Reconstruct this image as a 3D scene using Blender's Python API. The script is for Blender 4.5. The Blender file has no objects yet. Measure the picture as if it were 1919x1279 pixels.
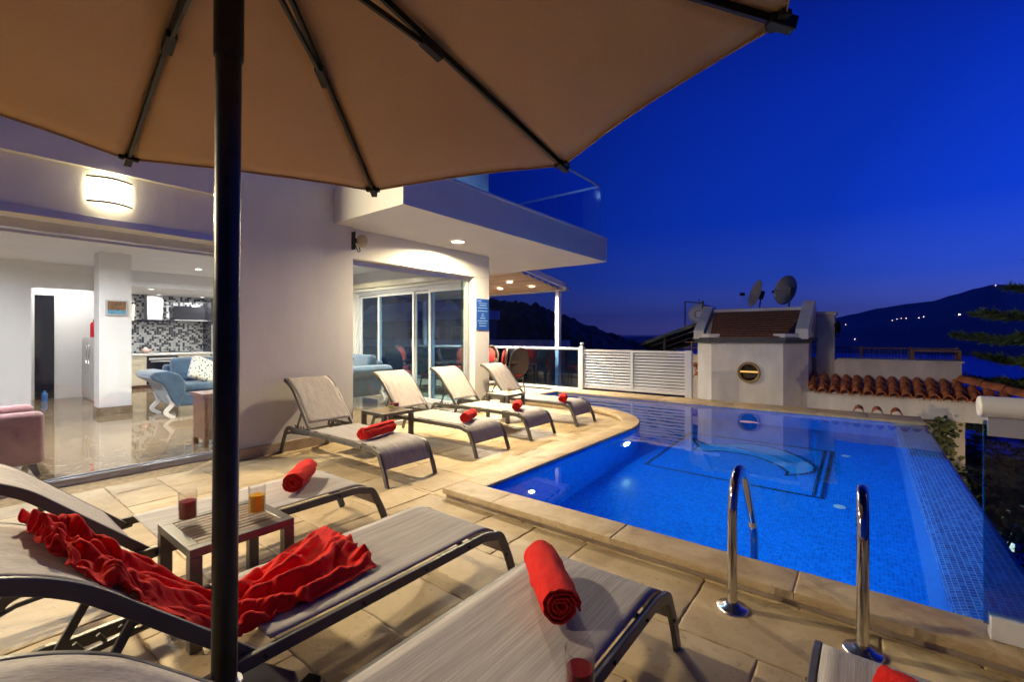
import bpy, bmesh, math, random
import numpy as np
from mathutils import Vector, Matrix, noise
R = math.radians
random.seed(7)
sc = bpy.context.scene
col = sc.collection
# ------------------------------------------------------------------ camera
CH = 1.4; YAW = R(37.9)
cam = bpy.data.cameras.new('camera'); co = bpy.data.objects.new('camera', cam); col.objects.link(co)
co.location = (0, 0, CH); co.rotation_euler = (R(90), 0, YAW - R(90))
cam.sensor_width = 36; cam.lens = 15.908; cam.shift_y = -9.5/1919; cam.clip_start = .05; cam.clip_end = 60000
sc.camera = co
# ------------------------------------------------------------------ view, world (deep blue dusk sky)
sc.view_settings.view_transform = 'Standard'; sc.view_settings.look = 'None'
sc.view_settings.exposure = 0; sc.view_settings.gamma = 1
sc.cycles.sample_clamp_indirect = 5; sc.cycles.max_bounces = 8; sc.cycles.diffuse_bounces = 4; sc.cycles.glossy_bounces = 4; sc.cycles.transmission_bounces = 8; sc.cycles.transparent_max_bounces = 16
def lin(c):
    return tuple((x/255/12.92 if x/255 <= .04045 else ((x/255+.055)/1.055)**2.4) for x in c) + (1,)
w = bpy.data.worlds.new('World'); sc.world = w; w.use_nodes = True
nt = w.node_tree; nt.nodes.clear()
def N(nt, t, **k):
    n = nt.nodes.new(t)
    for a, b in k.items(): setattr(n, a, b)
    return n
def ramp(nt, pts, interp='LINEAR'):
    r = N(nt, 'ShaderNodeValToRGB'); r.color_ramp.interpolation = interp
    e = r.color_ramp.elements
    while len(e) < len(pts): e.new(.5)
    for i, (p, c) in enumerate(pts): e[i].position = p; e[i].color = c if len(c) == 4 else c + (1,)
    return r
L = nt.links
tc = N(nt, 'ShaderNodeTexCoord'); sp = N(nt, 'ShaderNodeSeparateXYZ'); L.new(tc.outputs['Generated'], sp.inputs[0])
rz = ramp(nt, [(0, lin((30, 40, 120))), (.003, lin((92, 90, 168))), (.05, lin((68, 82, 172))), (.11, lin((36, 66, 174))), (.22, lin((9, 48, 170))),
               (.42, lin((5, 38, 156))), (.60, lin((5, 22, 112))), (.75, lin((4, 14, 80))), (1, lin((3, 10, 56)))])
L.new(sp.outputs['Z'], rz.inputs[0])
dt = N(nt, 'ShaderNodeVectorMath', operation='DOT_PRODUCT'); L.new(tc.outputs['Generated'], dt.inputs[0])
dt.inputs[1].default_value = (math.cos(R(-25)), math.sin(R(-25)), 0)
mr = N(nt, 'ShaderNodeMath', operation='MULTIPLY_ADD'); L.new(dt.outputs['Value'], mr.inputs[0]); mr.inputs[1].default_value = .5; mr.inputs[2].default_value = .5
ra = ramp(nt, [(0, (.50,)*3), (.12, (.50,)*3), (.32, (.26,)*3), (.5, (.20,)*3), (.71, (.42,)*3), (.79, (.66,)*3), (.84, (.84,)*3), (.93, (1.1,)*3), (.985, (1.75,)*3), (1, (1.8,)*3)])
L.new(mr.outputs[0], ra.inputs[0])
mx = N(nt, 'ShaderNodeVectorMath', operation='MULTIPLY'); L.new(rz.outputs[0], mx.inputs[0]); L.new(ra.outputs[0], mx.inputs[1])
bg = N(nt, 'ShaderNodeBackground'); L.new(mx.outputs[0], bg.inputs[0]); bg.inputs[1].default_value = 1.18
wo = N(nt, 'ShaderNodeOutputWorld'); L.new(bg.outputs[0], wo.inputs[0])

# ------------------------------------------------------------------ material helpers
MATS = {}
class G:
    """tiny node graph helper"""
    def __init__(s, name):
        s.m = bpy.data.materials.new(name); s.m.use_nodes = True; s.t = s.m.node_tree; s.L = s.t.links
        s.p = s.t.nodes['Principled BSDF']; s.o = s.t.nodes['Material Output']; MATS[name] = s.m
    def n(s, t, **k): return N(s.t, t, **k)
    def uv(s, scale=(1, 1, 1), kind='UV'):
        c = s.n('ShaderNodeTexCoord'); m = s.n('ShaderNodeMapping'); m.inputs['Scale'].default_value = scale
        s.L.new(c.outputs[kind], m.inputs[0]); return m.outputs[0]
    def noise(s, v, scale, det=4, rough=.55, dist=0):
        n = s.n('ShaderNodeTexNoise'); s.L.new(v, n.inputs['Vector']); n.inputs['Scale'].default_value = scale
        n.inputs['Detail'].default_value = det; n.inputs['Roughness'].default_value = rough; n.inputs['Distortion'].default_value = dist
        return n.outputs['Fac']
    def ramp(s, f, pts, interp='LINEAR'):
        r = ramp(s.t, pts, interp); s.L.new(f, r.inputs[0]); return r.outputs[0]
    def mix(s, f, a, b, mode='MIX'):
        n = s.n('ShaderNodeMix', data_type='RGBA', blend_type=mode)
        for i, x in ((0, f), (6, a), (7, b)):
            if hasattr(x, 'links'): s.L.new(x, n.inputs[i])
            else: n.inputs[i].default_value = x
        return n.outputs[2]
    def math(s, op, a, b=0, c=0):
        n = s.n('ShaderNodeMath', operation=op)
        for i, x in enumerate((a, b, c)):
            if hasattr(x, 'links'): s.L.new(x, n.inputs[i])
            else: n.inputs[i].default_value = x
        return n.outputs[0]
    def bump(s, h, st=.3, d=.01, normal=None):
        b = s.n('ShaderNodeBump'); s.L.new(h, b.inputs['Height']); b.inputs['Strength'].default_value = st; b.inputs['Distance'].default_value = d
        if normal: s.L.new(normal, b.inputs['Normal'])
        s.L.new(b.outputs[0], s.p.inputs['Normal']); return b.outputs[0]
    def set(s, **k):
        for a, b in k.items():
            i = s.p.inputs[a.replace('_', ' ')]
            if hasattr(b, 'links'): s.L.new(b, i)
            else: i.default_value = b
        return s
def simple(name, c, rough=.5, metal=0, var=.12, scale=6, bump=0, bs=60, emis=None, es=0, **k):
    g = G(name); v = g.uv(kind='Object'); f = g.noise(v, scale, 5)
    c = c if len(c) == 4 else c + (1,)
    a = tuple(x*(1-var) for x in c[:3]) + (1,); b = tuple(min(1, x*(1+var)) for x in c[:3]) + (1,)
    g.set(Base_Color=g.ramp(f, [(.3, a), (.7, b)]), Metallic=metal)
    g.set(Roughness=g.math('MULTIPLY_ADD', f, .18, rough-.09))
    if bump: g.bump(g.noise(v, bs, 5), bump, .004)
    if emis: g.set(Emission_Color=emis + (1,), Emission_Strength=es)
    for a_, b_ in k.items(): g.set(**{a_: b_})
    return g.m
# plaster: troweled white render
def plaster(name, c, bs=1.0, var=.05):
    g = G(name); v = g.uv(kind='Object'); f = g.noise(v, 1.3, 6, .6)
    st = g.noise(g.uv((1, 1, .25), 'Object'), 2.2, 5, .6)
    a = tuple(x*(1-var*1.6) for x in c) + (1,); b = tuple(min(1, x*(1+var)) for x in c) + (1,)
    base = g.mix(.5, g.ramp(f, [(.3, a), (.7, b)]), g.ramp(st, [(.35, a), (.62, b)]))
    g.set(Base_Color=base, Roughness=.75)
    h = g.math('ADD', g.noise(v, 16, 6, .6, 1.2), g.math('MULTIPLY', g.noise(g.uv((1, 1, .35), 'Object'), 70, 4), .35))
    g.bump(h, .18*bs, .012); return g.m
plaster('wall_white', (.79, .78, .74)); plaster('wall_smooth', (.80, .79, .75), .12, .03); plaster('wall_inside', (.82, .81, .80), .08, .03)
plaster('neighbour_white', (.80, .76, .72), .5, .16); plaster('neighbour_cream', (.74, .64, .54), .5, .18)
simple('white_metal', (.72, .72, .74), .35, 0, .05); simple('aluminium', (.62, .62, .64), .32, .55, .06)
simple('grey_frame', (.135, .125, .108), .42, .35, .12, 9, .08, 300)
simple('black_metal', (.020, .020, .022), .38, .6, .2); simple('bolt', (.02, .02, .02), .35, .5)
simple('pole_paint', (.022, .022, .024), .32, .5, .25, 20, .12, 400)
simple('steel', (.60, .58, .56), .10, 1, .05, 3); simple('chrome', (.7, .68, .66), .25, 1, .05, 4)
simple('shaded_wall_grey', (.22, .20, .19), .85, 0, .2, 5, .5, 50)  # dark grey with the shadow on the neighbours' walls in its colour
simple('base_plastic', (.10, .095, .105), .55, 0, .15, 12, .2, 200)
simple('black_glass', (.012, .012, .014), .06, 0, .1); simple('cream_lacquer', (.66, .60, .46), .25, 0, .04); simple('white_lacquer', (.78, .77, .75), .3, 0, .03)
simple('worktop', (.80, .79, .77), .25, 0, .06, 30); simple('red_paint', (.50, .012, .010), .25, 0, .1); simple('black_rubber', (.015, .015, .015), .7)
simple('pink_velvet', (.36, .17, .17), .9, 0, .18, 9, .4, 140, Sheen_Weight=.5); simple('blue_velvet', (.035, .080, .145), .85, 0, .35, 7, .5, 110, Sheen_Weight=.6)
simple('dark_wood', (.15, .062, .030), .4, 0, .4, 12, .2, 60); simple('grey_wood', (.15, .13, .12), .6)
simple('wicker', (.065, .045, .032), .6, 0, .45, 60, .7, 220); simple('red_cushion', (.50, .022, .012), .85, 0, .15, 10, .4, 140)
simple('terracotta', (.42, .125, .045), .8, 0, .42, 7, .5, 70); simple('roof_tile_brown', (.20, .085, .050), .8, 0, .3, 14, .6, 60)
simple('lead_trim', (.085, .085, .10), .6, 0, .15); simple('dish_grey', (.34, .32, .29), .6, .0, .12); simple('panel_dark', (.02, .02, .028), .15)
simple('bark', (.09, .06, .04), .9, 0, .4, 20, .8, 60); simple('earth', (.035, .032, .022), .95, 0, .5, 1.5, .5, 8)
simple('blue_plastic', (.02, .2, .6), .4); simple('yellow_plastic', (.75, .65, .06), .4); simple('pink_ceramic', (.62, .36, .32), .25)
simple('ivory_plastic', (.52, .46, .28), .5); simple('brass_frame', (.34, .22, .09), .5, .2, .25); simple('wood_rail', (.22, .10, .05), .6); simple('boat_white', (.7, .7, .7), .4)
simple('rug_white', (.7, .69, .66), .95)
def emit(name, c, s):
    g = G(name); g.set(Base_Color=(0, 0, 0, 1), Emission_Color=c + (1,), Emission_Strength=s); return g.m
emit('lamp_warm', (1, .86, .62), 14); emit('lamp_white', (1, .95, .86), 16); emit('sconce_glow', (1, .84, .52), 12); emit('pool_glow', (.45, .8, 1), 9)
emit('far_light', (1, .75, .8), 9); emit('slit_glow', (1, .55, .15), 1.1); emit('garden_light', (1, .72, .4), 4)
def leaf(name, a, b):
    g = G(name); oi = g.uv(kind='Object'); f = g.noise(oi, 2.3, 5, .7)
    g.set(Base_Color=g.ramp(f, [(.35, a + (1,)), (.65, b + (1,))]), Roughness=.6); return g.m
leaf('conifer_leaf', (.09, .14, .04), (.20, .26, .09)); leaf('shrub_leaf', (.06, .10, .03), (.16, .24, .08)); leaf('creeper_leaf', (.05, .08, .025), (.16, .17, .06))
leaf('forest', (.018, .026, .016), (.045, .055, .028)); leaf('hazy_mountain_scrub', (.15, .18, .24), (.23, .27, .34))  # mountain colours lifted bluish, distance haze put into them
# stone slabs with a tone per slab
def stone(name, lo, mid, hi, sc_=1.0):
    g = G(name); v = g.uv(kind='Object')
    at = g.n('ShaderNodeAttribute', attribute_name='tone')
    f1 = g.noise(v, 2.6*sc_, 6, .65, .6); f2 = g.noise(v, 22*sc_, 5, .7)
    c1 = g.ramp(f1, [(.28, lo + (1,)), (.5, mid + (1,)), (.72, hi + (1,))])
    tone = g.ramp(at.outputs['Fac'], [(0, (.84, .82, .80)), (.5, (.97, .97, .97)), (1, (1.12, 1.10, 1.04))])
    c2 = g.mix(1, c1, tone, 'MULTIPLY')
    pits = g.ramp(f2, [(.34, (.5, .44, .38)), (.42, (1, 1, 1))])
    g.set(Base_Color=g.mix(.5, c2, pits, 'MULTIPLY'), Roughness=g.math('MULTIPLY_ADD', f2, .3, .42))
    h = g.math('ADD', g.math('MULTIPLY', f1, 1.6), g.math('MULTIPLY', f2, .5))
    h = g.math('ADD', h, g.math('MULTIPLY', g.noise(v, 140, 3), .12))
    g.bump(h, .5, .012); return g.m
stone('paving_stone', (.42, .305, .165), (.53, .40, .225), (.64, .51, .31))
stone('coping_stone', (.40, .27, .13), (.55, .41, .23), (.66, .53, .34), 1.6)
stone('skirting_stone', (.34, .25, .17), (.45, .35, .25), (.56, .46, .36), 1.2)
simple('grout', (.36, .25, .13), .95, 0, .35, 20, .9, 90)
# polished interior marble
g = G('marble_floor'); v = g.uv(kind='Object'); f = g.noise(g.uv((1, 2.2, 1), 'Object'), 2.1, 8, .65, 1.6); f3 = g.noise(v, 13, 5)
cc = g.ramp(f, [(.3, (.11, .065, .03, 1)), (.5, (.20, .135, .075, 1)), (.7, (.33, .25, .16, 1))])
br = g.n('ShaderNodeTexBrick', offset=0); g.L.new(v, br.inputs['Vector']); br.inputs['Scale'].default_value = 1; br.inputs['Mortar Size'].default_value = .0022
br.inputs['Brick Width'].default_value = .6; br.inputs['Row Height'].default_value = .6; br.inputs['Mortar'].default_value = (.4, .3, .2, 1); br.inputs['Color1'].default_value = (1, 1, 1, 1); br.inputs['Color2'].default_value = (.9, .88, .86, 1)
g.set(Base_Color=g.mix(1, g.mix(.25, cc, g.ramp(f3, [(.3, (.2, .12, .06)), (.7, (.6, .5, .38))])), br.outputs['Color'], 'MULTIPLY'), Roughness=.04, Specular_IOR_Level=.9)
g.bump(g.noise(v, 4, 2), .02, .02)
# square mosaics (uv in metres)
def mosaic(name, tile, cols, grout, gw=.08, rough=.15, interp='CONSTANT', bm=.3):
    g = G(name); v = g.uv((1/tile, 1/tile, 1/tile))
    fl = g.n('ShaderNodeVectorMath', operation='FLOOR'); g.L.new(v, fl.inputs[0])
    wn = g.n('ShaderNodeTexWhiteNoise', noise_dimensions='2D'); g.L.new(fl.outputs[0], wn.inputs['Vector'])
    base = g.ramp(wn.outputs['Value'], cols, interp)
    fr = g.n('ShaderNodeVectorMath', operation='FRACTION'); g.L.new(v, fr.inputs[0])
    s = g.n('ShaderNodeSeparateXYZ'); g.L.new(fr.outputs[0], s.inputs[0])
    ex = g.math('ABSOLUTE', g.math('SUBTRACT', s.outputs[0], .5)); ey = g.math('ABSOLUTE', g.math('SUBTRACT', s.outputs[1], .5))
    e = g.math('GREATER_THAN', g.math('MAXIMUM', ex, ey), .5-gw)
    big = g.noise(g.uv(), 1.1, 3)
    base = g.mix(1, base, g.ramp(big, [(.3, (.86, .86, .86)), (.7, (1.1, 1.1, 1.1))]), 'MULTIPLY')
    g.set(Base_Color=g.mix(e, base, grout + (1,)), Roughness=rough)
    if bm: g.bump(g.math('SUBTRACT', 1, e), bm, .002)
    return g.m
B1 = [(0, (.004, .15, .66)), (.22, (.004, .18, .76)), (.5, (.005, .21, .82)), (.75, (.006, .25, .87)), (.93, (.004, .13, .58))]
mosaic('pool_mosaic', .027, B1, (.03, .28, .90), .05)
mosaic('pool_lip_mosaic', .034, [(0, (.02, .08, .38)), (.3, (.04, .16, .55)), (.6, (.03, .12, .48)), (.85, (.06, .22, .66))], (.45, .45, .62), .06)
mosaic('mosaic_dark', .034, [(0, (.004, .01, .03)), (.6, (.01, .02, .06))], (.02, .12, .35), .06)
mosaic('mosaic_teal', .027, [(0, (.01, .25, .70)), (.4, (.02, .30, .76)), (.7, (.01, .23, .78)), (.9, (.04, .36, .68))], (.06, .38, .86), .055)
mosaic('kitchen_mosaic', .055, [(0, (.012, .013, .018)), (.26, (.60, .62, .62)), (.5, (.20, .23, .26)), (.62, (.66, .68, .68)), (.9, (.03, .035, .05))], (.5, .5, .5), .05)
# water
g = G('pool_water'); v = g.uv(kind='Object')
g.set(Base_Color=(.80, .93, 1, 1), Roughness=0, IOR=1.333, Transmission_Weight=1)
g.bump(g.math('ADD', g.noise(v, 1.1, 3), g.math('MULTIPLY', g.noise(v, 6, 3), .10)), .18, .012)
g = G('sea_water'); v = g.uv((1, 1, 1), 'Object')
f = g.noise(v, .004, 6, .7)
g.set(Base_Color=g.ramp(f, [(.3, (.05, .17, .85)), (.7, (.07, .22, .98))]), Roughness=.45, IOR=1.34, Specular_IOR_Level=.8, Metallic=.55)
# panes
def pane(name, tint, refl=1.0, rough=0):
    g = G(name); t = g.n('ShaderNodeBsdfTransparent'); t.inputs[0].default_value = tint + (1,)
    gl = g.n('ShaderNodeBsdfGlossy'); gl.inputs['Roughness'].default_value = rough
    ge = g.n('ShaderNodeNewGeometry'); dp = g.n('ShaderNodeVectorMath', operation='DOT_PRODUCT'); g.L.new(ge.outputs['Incoming'], dp.inputs[0]); g.L.new(ge.outputs['Normal'], dp.inputs[1])
    k = g.math('SUBTRACT', 1, g.math('ABSOLUTE', dp.outputs['Value'])); fr = g.math('MULTIPLY_ADD', g.math('POWER', k, 5), .96, .042)
    mx = g.n('ShaderNodeMixShader'); g.L.new(g.math('MINIMUM', g.math('MULTIPLY', fr, refl), .9), mx.inputs[0]); g.L.new(t.outputs[0], mx.inputs[1]); g.L.new(gl.outputs[0], mx.inputs[2])
    g.L.new(mx.outputs[0], g.o.inputs[0]); return g.m
pane('pane_clear', (.93, .95, .95), 1.0); pane('pane_blue', (.52, .72, .88), 1.9); pane('pane_rail', (.38, .55, .74), 1.8); pane('glass_edge', (.45, .8, .7), 1.6)
pane('tumbler_glass', (.96, .965, .97), 1.5)
def liquid(name, c, t=.0):
    g = G(name); g.set(Base_Color=c + (1,), Roughness=.05, Transmission_Weight=.35, IOR=1.33); return g.m
liquid('red_drink', (.30, .016, .02)); liquid('orange_drink', (.92, .55, .01)); liquid('yellow_drink', (.72, .68, .02))
# sling fabric: fine streaks along the lounger
g = G('sling_fabric'); st = g.noise(g.uv((3.2, 330, 90), 'Object'), 1, 5, .65); st2 = g.noise(g.uv((.9, 26, 9), 'Object'), 1, 3, .5); wv = g.noise(g.uv((700, 700, 700), 'Object'), 1, 1)
c1 = g.ramp(st, [(.28, (.24, .215, .205)), (.5, (.39, .36, .345)), (.72, (.56, .53, .51))]); c2 = g.ramp(st2, [(.3, (.82, .80, .78)), (.7, (1.08, 1.06, 1.05))])
g.set(Base_Color=g.mix(1, c1, c2, 'MULTIPLY'), Roughness=.72); g.bump(g.math('ADD', st, wv), .25, .002)
# umbrella cloth
g = G('umbrella_cloth'); v = g.uv(kind='Object'); f = g.noise(v, 1.6, 5, .6); wv = g.noise(v, 420, 2)
g.set(Base_Color=g.mix(.35, g.ramp(f, [(.3, (.42, .265, .135)), (.7, (.50, .325, .175))]), g.ramp(wv, [(.35, (.32, .20, .10)), (.65, (.56, .37, .21))])), Roughness=.9); g.bump(g.math('ADD', wv, g.math('MULTIPLY', g.noise(v, 9, 4), .9)), .25, .004)
# terry towel
g = G('red_terry'); v = g.uv(kind='Object'); f = g.noise(v, 260, 3, .7); f2 = g.noise(v, 9, 4)
g.set(Base_Color=g.mix(.5, g.ramp(f, [(.3, (.58, .004, .003)), (.7, (.90, .016, .007))]), g.ramp(f2, [(.3, (.72, .007, .004)), (.7, (.84, .012, .006))])), Roughness=.95, Sheen_Weight=.12, Sheen_Tint=(1, .12, .06, 1)); g.bump(g.math('ADD', f, g.noise(v, 75, 3)), .65, .006)
# table slats
g = G('table_slats'); v = g.uv((1, 1, 1), 'Object'); s = g.n('ShaderNodeSeparateXYZ'); g.L.new(v, s.inputs[0])
st = g.noise(g.uv((3, 60, 3), 'Object'), 1, 4); g.set(Base_Color=g.ramp(st, [(.3, (.10, .060, .030)), (.7, (.28, .18, .09))]), Roughness=.5); g.bump(st, .3, .002)
# patterned cushion, picture, sign
g = G('pattern_cloth'); vo = g.n('ShaderNodeTexVoronoi'); g.L.new(g.uv((22, 22, 22), 'Object'), vo.inputs['Vector']); vo.inputs['Scale'].default_value = 1
g.set(Base_Color=g.ramp(vo.outputs['Distance'], [(0, (.02, .05, .14)), (.32, (.05, .14, .3)), (.4, (.62, .6, .52)), (1, (.7, .68, .6))]), Roughness=.9)
g = G('picture_print'); f = g.noise(g.uv((1, 1, 1), 'Object'), 22, 8, .7); s = g.n('ShaderNodeSeparateXYZ'); g.L.new(g.uv(kind='Object'), s.inputs[0])
hz = g.math('GREATER_THAN', g.math('ADD', s.outputs[2], g.math('MULTIPLY', f, .08)), 0.0)
g.set(Base_Color=g.mix(hz, g.ramp(f, [(.4, (.05, .18, .30)), (.6, (.14, .36, .50))]), g.ramp(f, [(.35, (.06, .03, .012)), (.6, (.26, .13, .05))])), Roughness=.5)
simple('sign_blue', (.012, .085, .42), .4, 0, .06); simple('sign_text', (.42, .62, .85), .5, 0, .02)
g = G('fabric_roof'); g.set(Base_Color=(.50, .38, .26, 1), Roughness=.85); v = g.uv(kind='Object'); g.bump(g.noise(v, 6, 4), .3, .02)

# ------------------------------------------------------------------ mesh builder
class MB:
    def __init__(s): s.v = []; s.f = []; s.tone = []
    def add(s, vs, fs, tone=None):
        o = len(s.v); s.v += [tuple(p) for p in vs]; s.f += [tuple(i+o for i in q) for q in fs]
        s.tone += [tone if tone is not None else .5]*len(fs); return s
    def box(s, a, b, tone=None):
        x0, y0, z0 = a; x1, y1, z1 = b
        return s.add([(x0,y0,z0),(x1,y0,z0),(x1,y1,z0),(x0,y1,z0),(x0,y0,z1),(x1,y0,z1),(x1,y1,z1),(x0,y1,z1)],
                     [(0,3,2,1),(4,5,6,7),(0,1,5,4),(1,2,6,5),(2,3,7,6),(3,0,4,7)], tone)
    def obox(s, c, size, rot=(0,0,0)):
        m = MB().box(tuple(-x/2 for x in size), tuple(x/2 for x in size))
        M = Matrix.Translation(c) @ (rot.to_4x4() if hasattr(rot, 'to_4x4') else Matrix.Rotation(rot[2], 4, 'Z') @ Matrix.Rotation(rot[1], 4, 'Y') @ Matrix.Rotation(rot[0], 4, 'X'))
        return s.add([M @ Vector(p) for p in m.v], m.f)
    def bar(s, a, b, wd, th, up=(0,0,1)):
        a, b = Vector(a), Vector(b); d = (b-a).normalized(); r = d.cross(Vector(up)); r = r.normalized() if r.length > 1e-4 else Vector((1,0,0)); u = r.cross(d)
        vs = [p + r*i*wd/2 + u*j*th/2 for p in (a, b) for i, j in ((-1,-1),(1,-1),(1,1),(-1,1))]
        return s.add(vs, [(0,3,2,1),(4,5,6,7),(0,1,5,4),(1,2,6,5),(2,3,7,6),(3,0,4,7)])
    def prism(s, poly, lo, hi, ax='z'):
        f = {'z': lambda p, h: (p[0], p[1], h), 'y': lambda p, h: (p[0], h, p[1]), 'x': lambda p, h: (h, p[0], p[1])}[ax]
        n = len(poly); vs = [f(p, lo) for p in poly] + [f(p, hi) for p in poly]
        return s.add(vs, [tuple(range(n-1, -1, -1)), tuple(range(n, 2*n))] + [(i, (i+1) % n, n+(i+1) % n, n+i) for i in range(n)])
    def sweep(s, path, prof, up=(0,0,1), close=False, scales=None, capped=True):
        """profile [(side, up)] swept along path"""
        P = [Vector(p) for p in path]; n = len(P); k = len(prof); vs = []; up0 = Vector(up)
        for i, p in enumerate(P):
            d = (P[(i+1) % n if close else min(i+1, n-1)] - P[(i-1) % n if close else max(i-1, 0)]).normalized()
            r = d.cross(up0)
            if r.length < 1e-3: r = Vector((0,1,0)) if abs(up0.y) < .9 else Vector((1,0,0))
            r.normalize(); u = r.cross(d).normalized(); q = scales[i] if scales else 1
            vs += [p + r*a*q + u*b*q for a, b in prof]
        fs = []
        for i in range(n if close else n-1):
            j = (i+1) % n
            for a in range(k): b = (a+1) % k; fs.append((i*k+a, i*k+b, j*k+b, j*k+a))
        if not close and capped: fs += [tuple(range(k-1, -1, -1)), tuple(range((n-1)*k, n*k))]
        return s.add(vs, fs)
    def tube(s, path, r, n=10, close=False, up=(0,0,1), scales=None):
        return s.sweep(path, [(r*math.cos(a), r*math.sin(a)) for a in [2*math.pi*i/n for i in range(n)]], up, close, scales)
    def lathe(s, prof, c=(0,0,0), n=24, axis='z', cap=True):
        vs = []
        for r, h in prof:
            for i in range(n):
                a = 2*math.pi*i/n; p = (r*math.cos(a), r*math.sin(a), h)
                if axis == 'y': p = (p[0], p[2], p[1])
                if axis == 'x': p = (p[2], p[0], p[1])
                vs.append((c[0]+p[0], c[1]+p[1], c[2]+p[2]))
        m = len(prof); fs = [(i*n+j, i*n+(j+1) % n, (i+1)*n+(j+1) % n, (i+1)*n+j) for i in range(m-1) for j in range(n)]
        if cap: fs += [tuple(range(n-1, -1, -1)), tuple(range((m-1)*n, m*n))]
        return s.add(vs, fs)
    def grid(s, nu, nv, fn):
        vs = [fn(i/nu, j/nv) for i in range(nu+1) for j in range(nv+1)]
        return s.add(vs, [(i*(nv+1)+j, (i+1)*(nv+1)+j, (i+1)*(nv+1)+j+1, i*(nv+1)+j+1) for i in range(nu) for j in range(nv)])
    def build(s, name, mat, parent=None, smooth=False, bevel=0, seg=2, solid=0, angle=35, subd=0, loc=None, rz=0, fix=True):
        me = bpy.data.meshes.new(name); me.from_pydata(s.v, [], s.f)
        if fix:
            bm = bmesh.new(); bm.from_mesh(me); bmesh.ops.recalc_face_normals(bm, faces=bm.faces[:]); bm.to_mesh(me); bm.free()
        uv = me.uv_layers.new(name='UVMap').data
        for p in me.polygons:
            n = p.normal; a = max(range(3), key=lambda i: abs(n[i]))
            for li in p.loop_indices:
                c = me.vertices[me.loops[li].vertex_index].co
                uv[li].uv = (c.x, c.y) if a == 2 else ((c.x, c.z) if a == 1 else (c.y, c.z))
        at = me.attributes.new('tone', 'FLOAT', 'FACE'); at.data.foreach_set('value', s.tone)
        if smooth:
            me.polygons.foreach_set('use_smooth', [True]*len(me.polygons)); me.set_sharp_from_angle(angle=R(angle))
        me.materials.append(MATS[mat]); o = bpy.data.objects.new(name, me); col.objects.link(o)
        if parent: o.parent = parent
        if loc: o.location = loc
        if rz: o.rotation_euler.z = rz
        if solid: m = o.modifiers.new('solid', 'SOLIDIFY'); m.thickness = solid; m.offset = 0
        if bevel: m = o.modifiers.new('bevel', 'BEVEL'); m.width = bevel; m.segments = seg; m.limit_method = 'ANGLE'; m.angle_limit = R(40)
        if subd: m = o.modifiers.new('sub', 'SUBSURF'); m.levels = subd; m.render_levels = subd
        return o
def tag(o, label, cat, group=None):
    o['label'] = label; o['category'] = cat
    if group: o['group'] = group
    return o
def thing(name, label, cat, loc=(0,0,0), rz=0, group=None):
    o = bpy.data.objects.new(name, None); col.objects.link(o); o.location = loc; o.rotation_euler = (0, 0, rz); o.empty_display_size = .1
    return tag(o, label, cat, group)
def struct(o): o['kind'] = 'structure'; return o
def copy_tree(o, parent=None):
    c = o.copy(); col.objects.link(c)
    if parent: c.parent = parent
    for ch in list(o.children): copy_tree(ch, c)
    return c
def bx(a, b): return MB().box(a, b)
def area(name, loc, size, power, color, rot=(0,0,0), parent=None, spread=180, shape='DISK'):
    l = bpy.data.lights.new(name, 'AREA'); l.shape = shape; l.size = size; l.energy = power; l.color = color; l.spread = R(spread)
    o = bpy.data.objects.new(name, l); col.objects.link(o); o.location = loc; o.rotation_euler = rot
    if parent: o.parent = parent
    return o
def smooth_path(pts, n=6):
    """Catmull-Rom through pts"""
    P = [Vector(p) for p in pts]; out = []
    for i in range(len(P)-1):
        p0, p1, p2, p3 = P[max(i-1, 0)], P[i], P[i+1], P[min(i+2, len(P)-1)]
        for k in range(n):
            t = k/n; out.append(.5*((2*p1) + (p2-p0)*t + (2*p0-5*p1+4*p2-p3)*t*t + (3*p1-p0-3*p2+p3)*t**3))
    out.append(P[-1]); return out

# ================================================================== SETTING: terrace, pool, land, sea
def clip(poly, cx):
    out = poly
    n = len(cx)
    for i in range(n):
        (ax, ay), (bx_, by) = cx[i], cx[(i+1) % n]; inp = out; out = []
        ins = lambda p: (bx_-ax)*(p[1]-ay) - (by-ay)*(p[0]-ax) >= 0
        for j in range(len(inp)):
            p, q = inp[j], inp[(j+1) % len(inp)]
            if ins(p) != ins(q):
                d1 = (bx_-ax)*(p[1]-ay) - (by-ay)*(p[0]-ax); d2 = (bx_-ax)*(q[1]-ay) - (by-ay)*(q[0]-ax); t = d1/(d1-d2)
                m = (p[0]+(q[0]-p[0])*t, p[1]+(q[1]-p[1])*t)
                out += [m, q] if ins(q) else [m]
            elif ins(q): out.append(q)
        if not out: return []
    return out
def inset(poly, d):
    n = len(poly); out = []
    for i in range(n):
        a, b, c = Vector(poly[i-1]), Vector(poly[i]), Vector(poly[(i+1) % n])
        e1, e2 = (b-a), (c-b)
        if e1.length < 1e-5 or e2.length < 1e-5: out.append(tuple(b)); continue
        e1.normalize(); e2.normalize(); n1 = Vector((-e1.y, e1.x)); n2 = Vector((-e2.y, e2.x)); m = (n1+n2); k = max(.4, 1+n1.dot(n2))
        out.append(tuple(b + m*(d/k)))
    return out
rs = random.Random(3)
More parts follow.
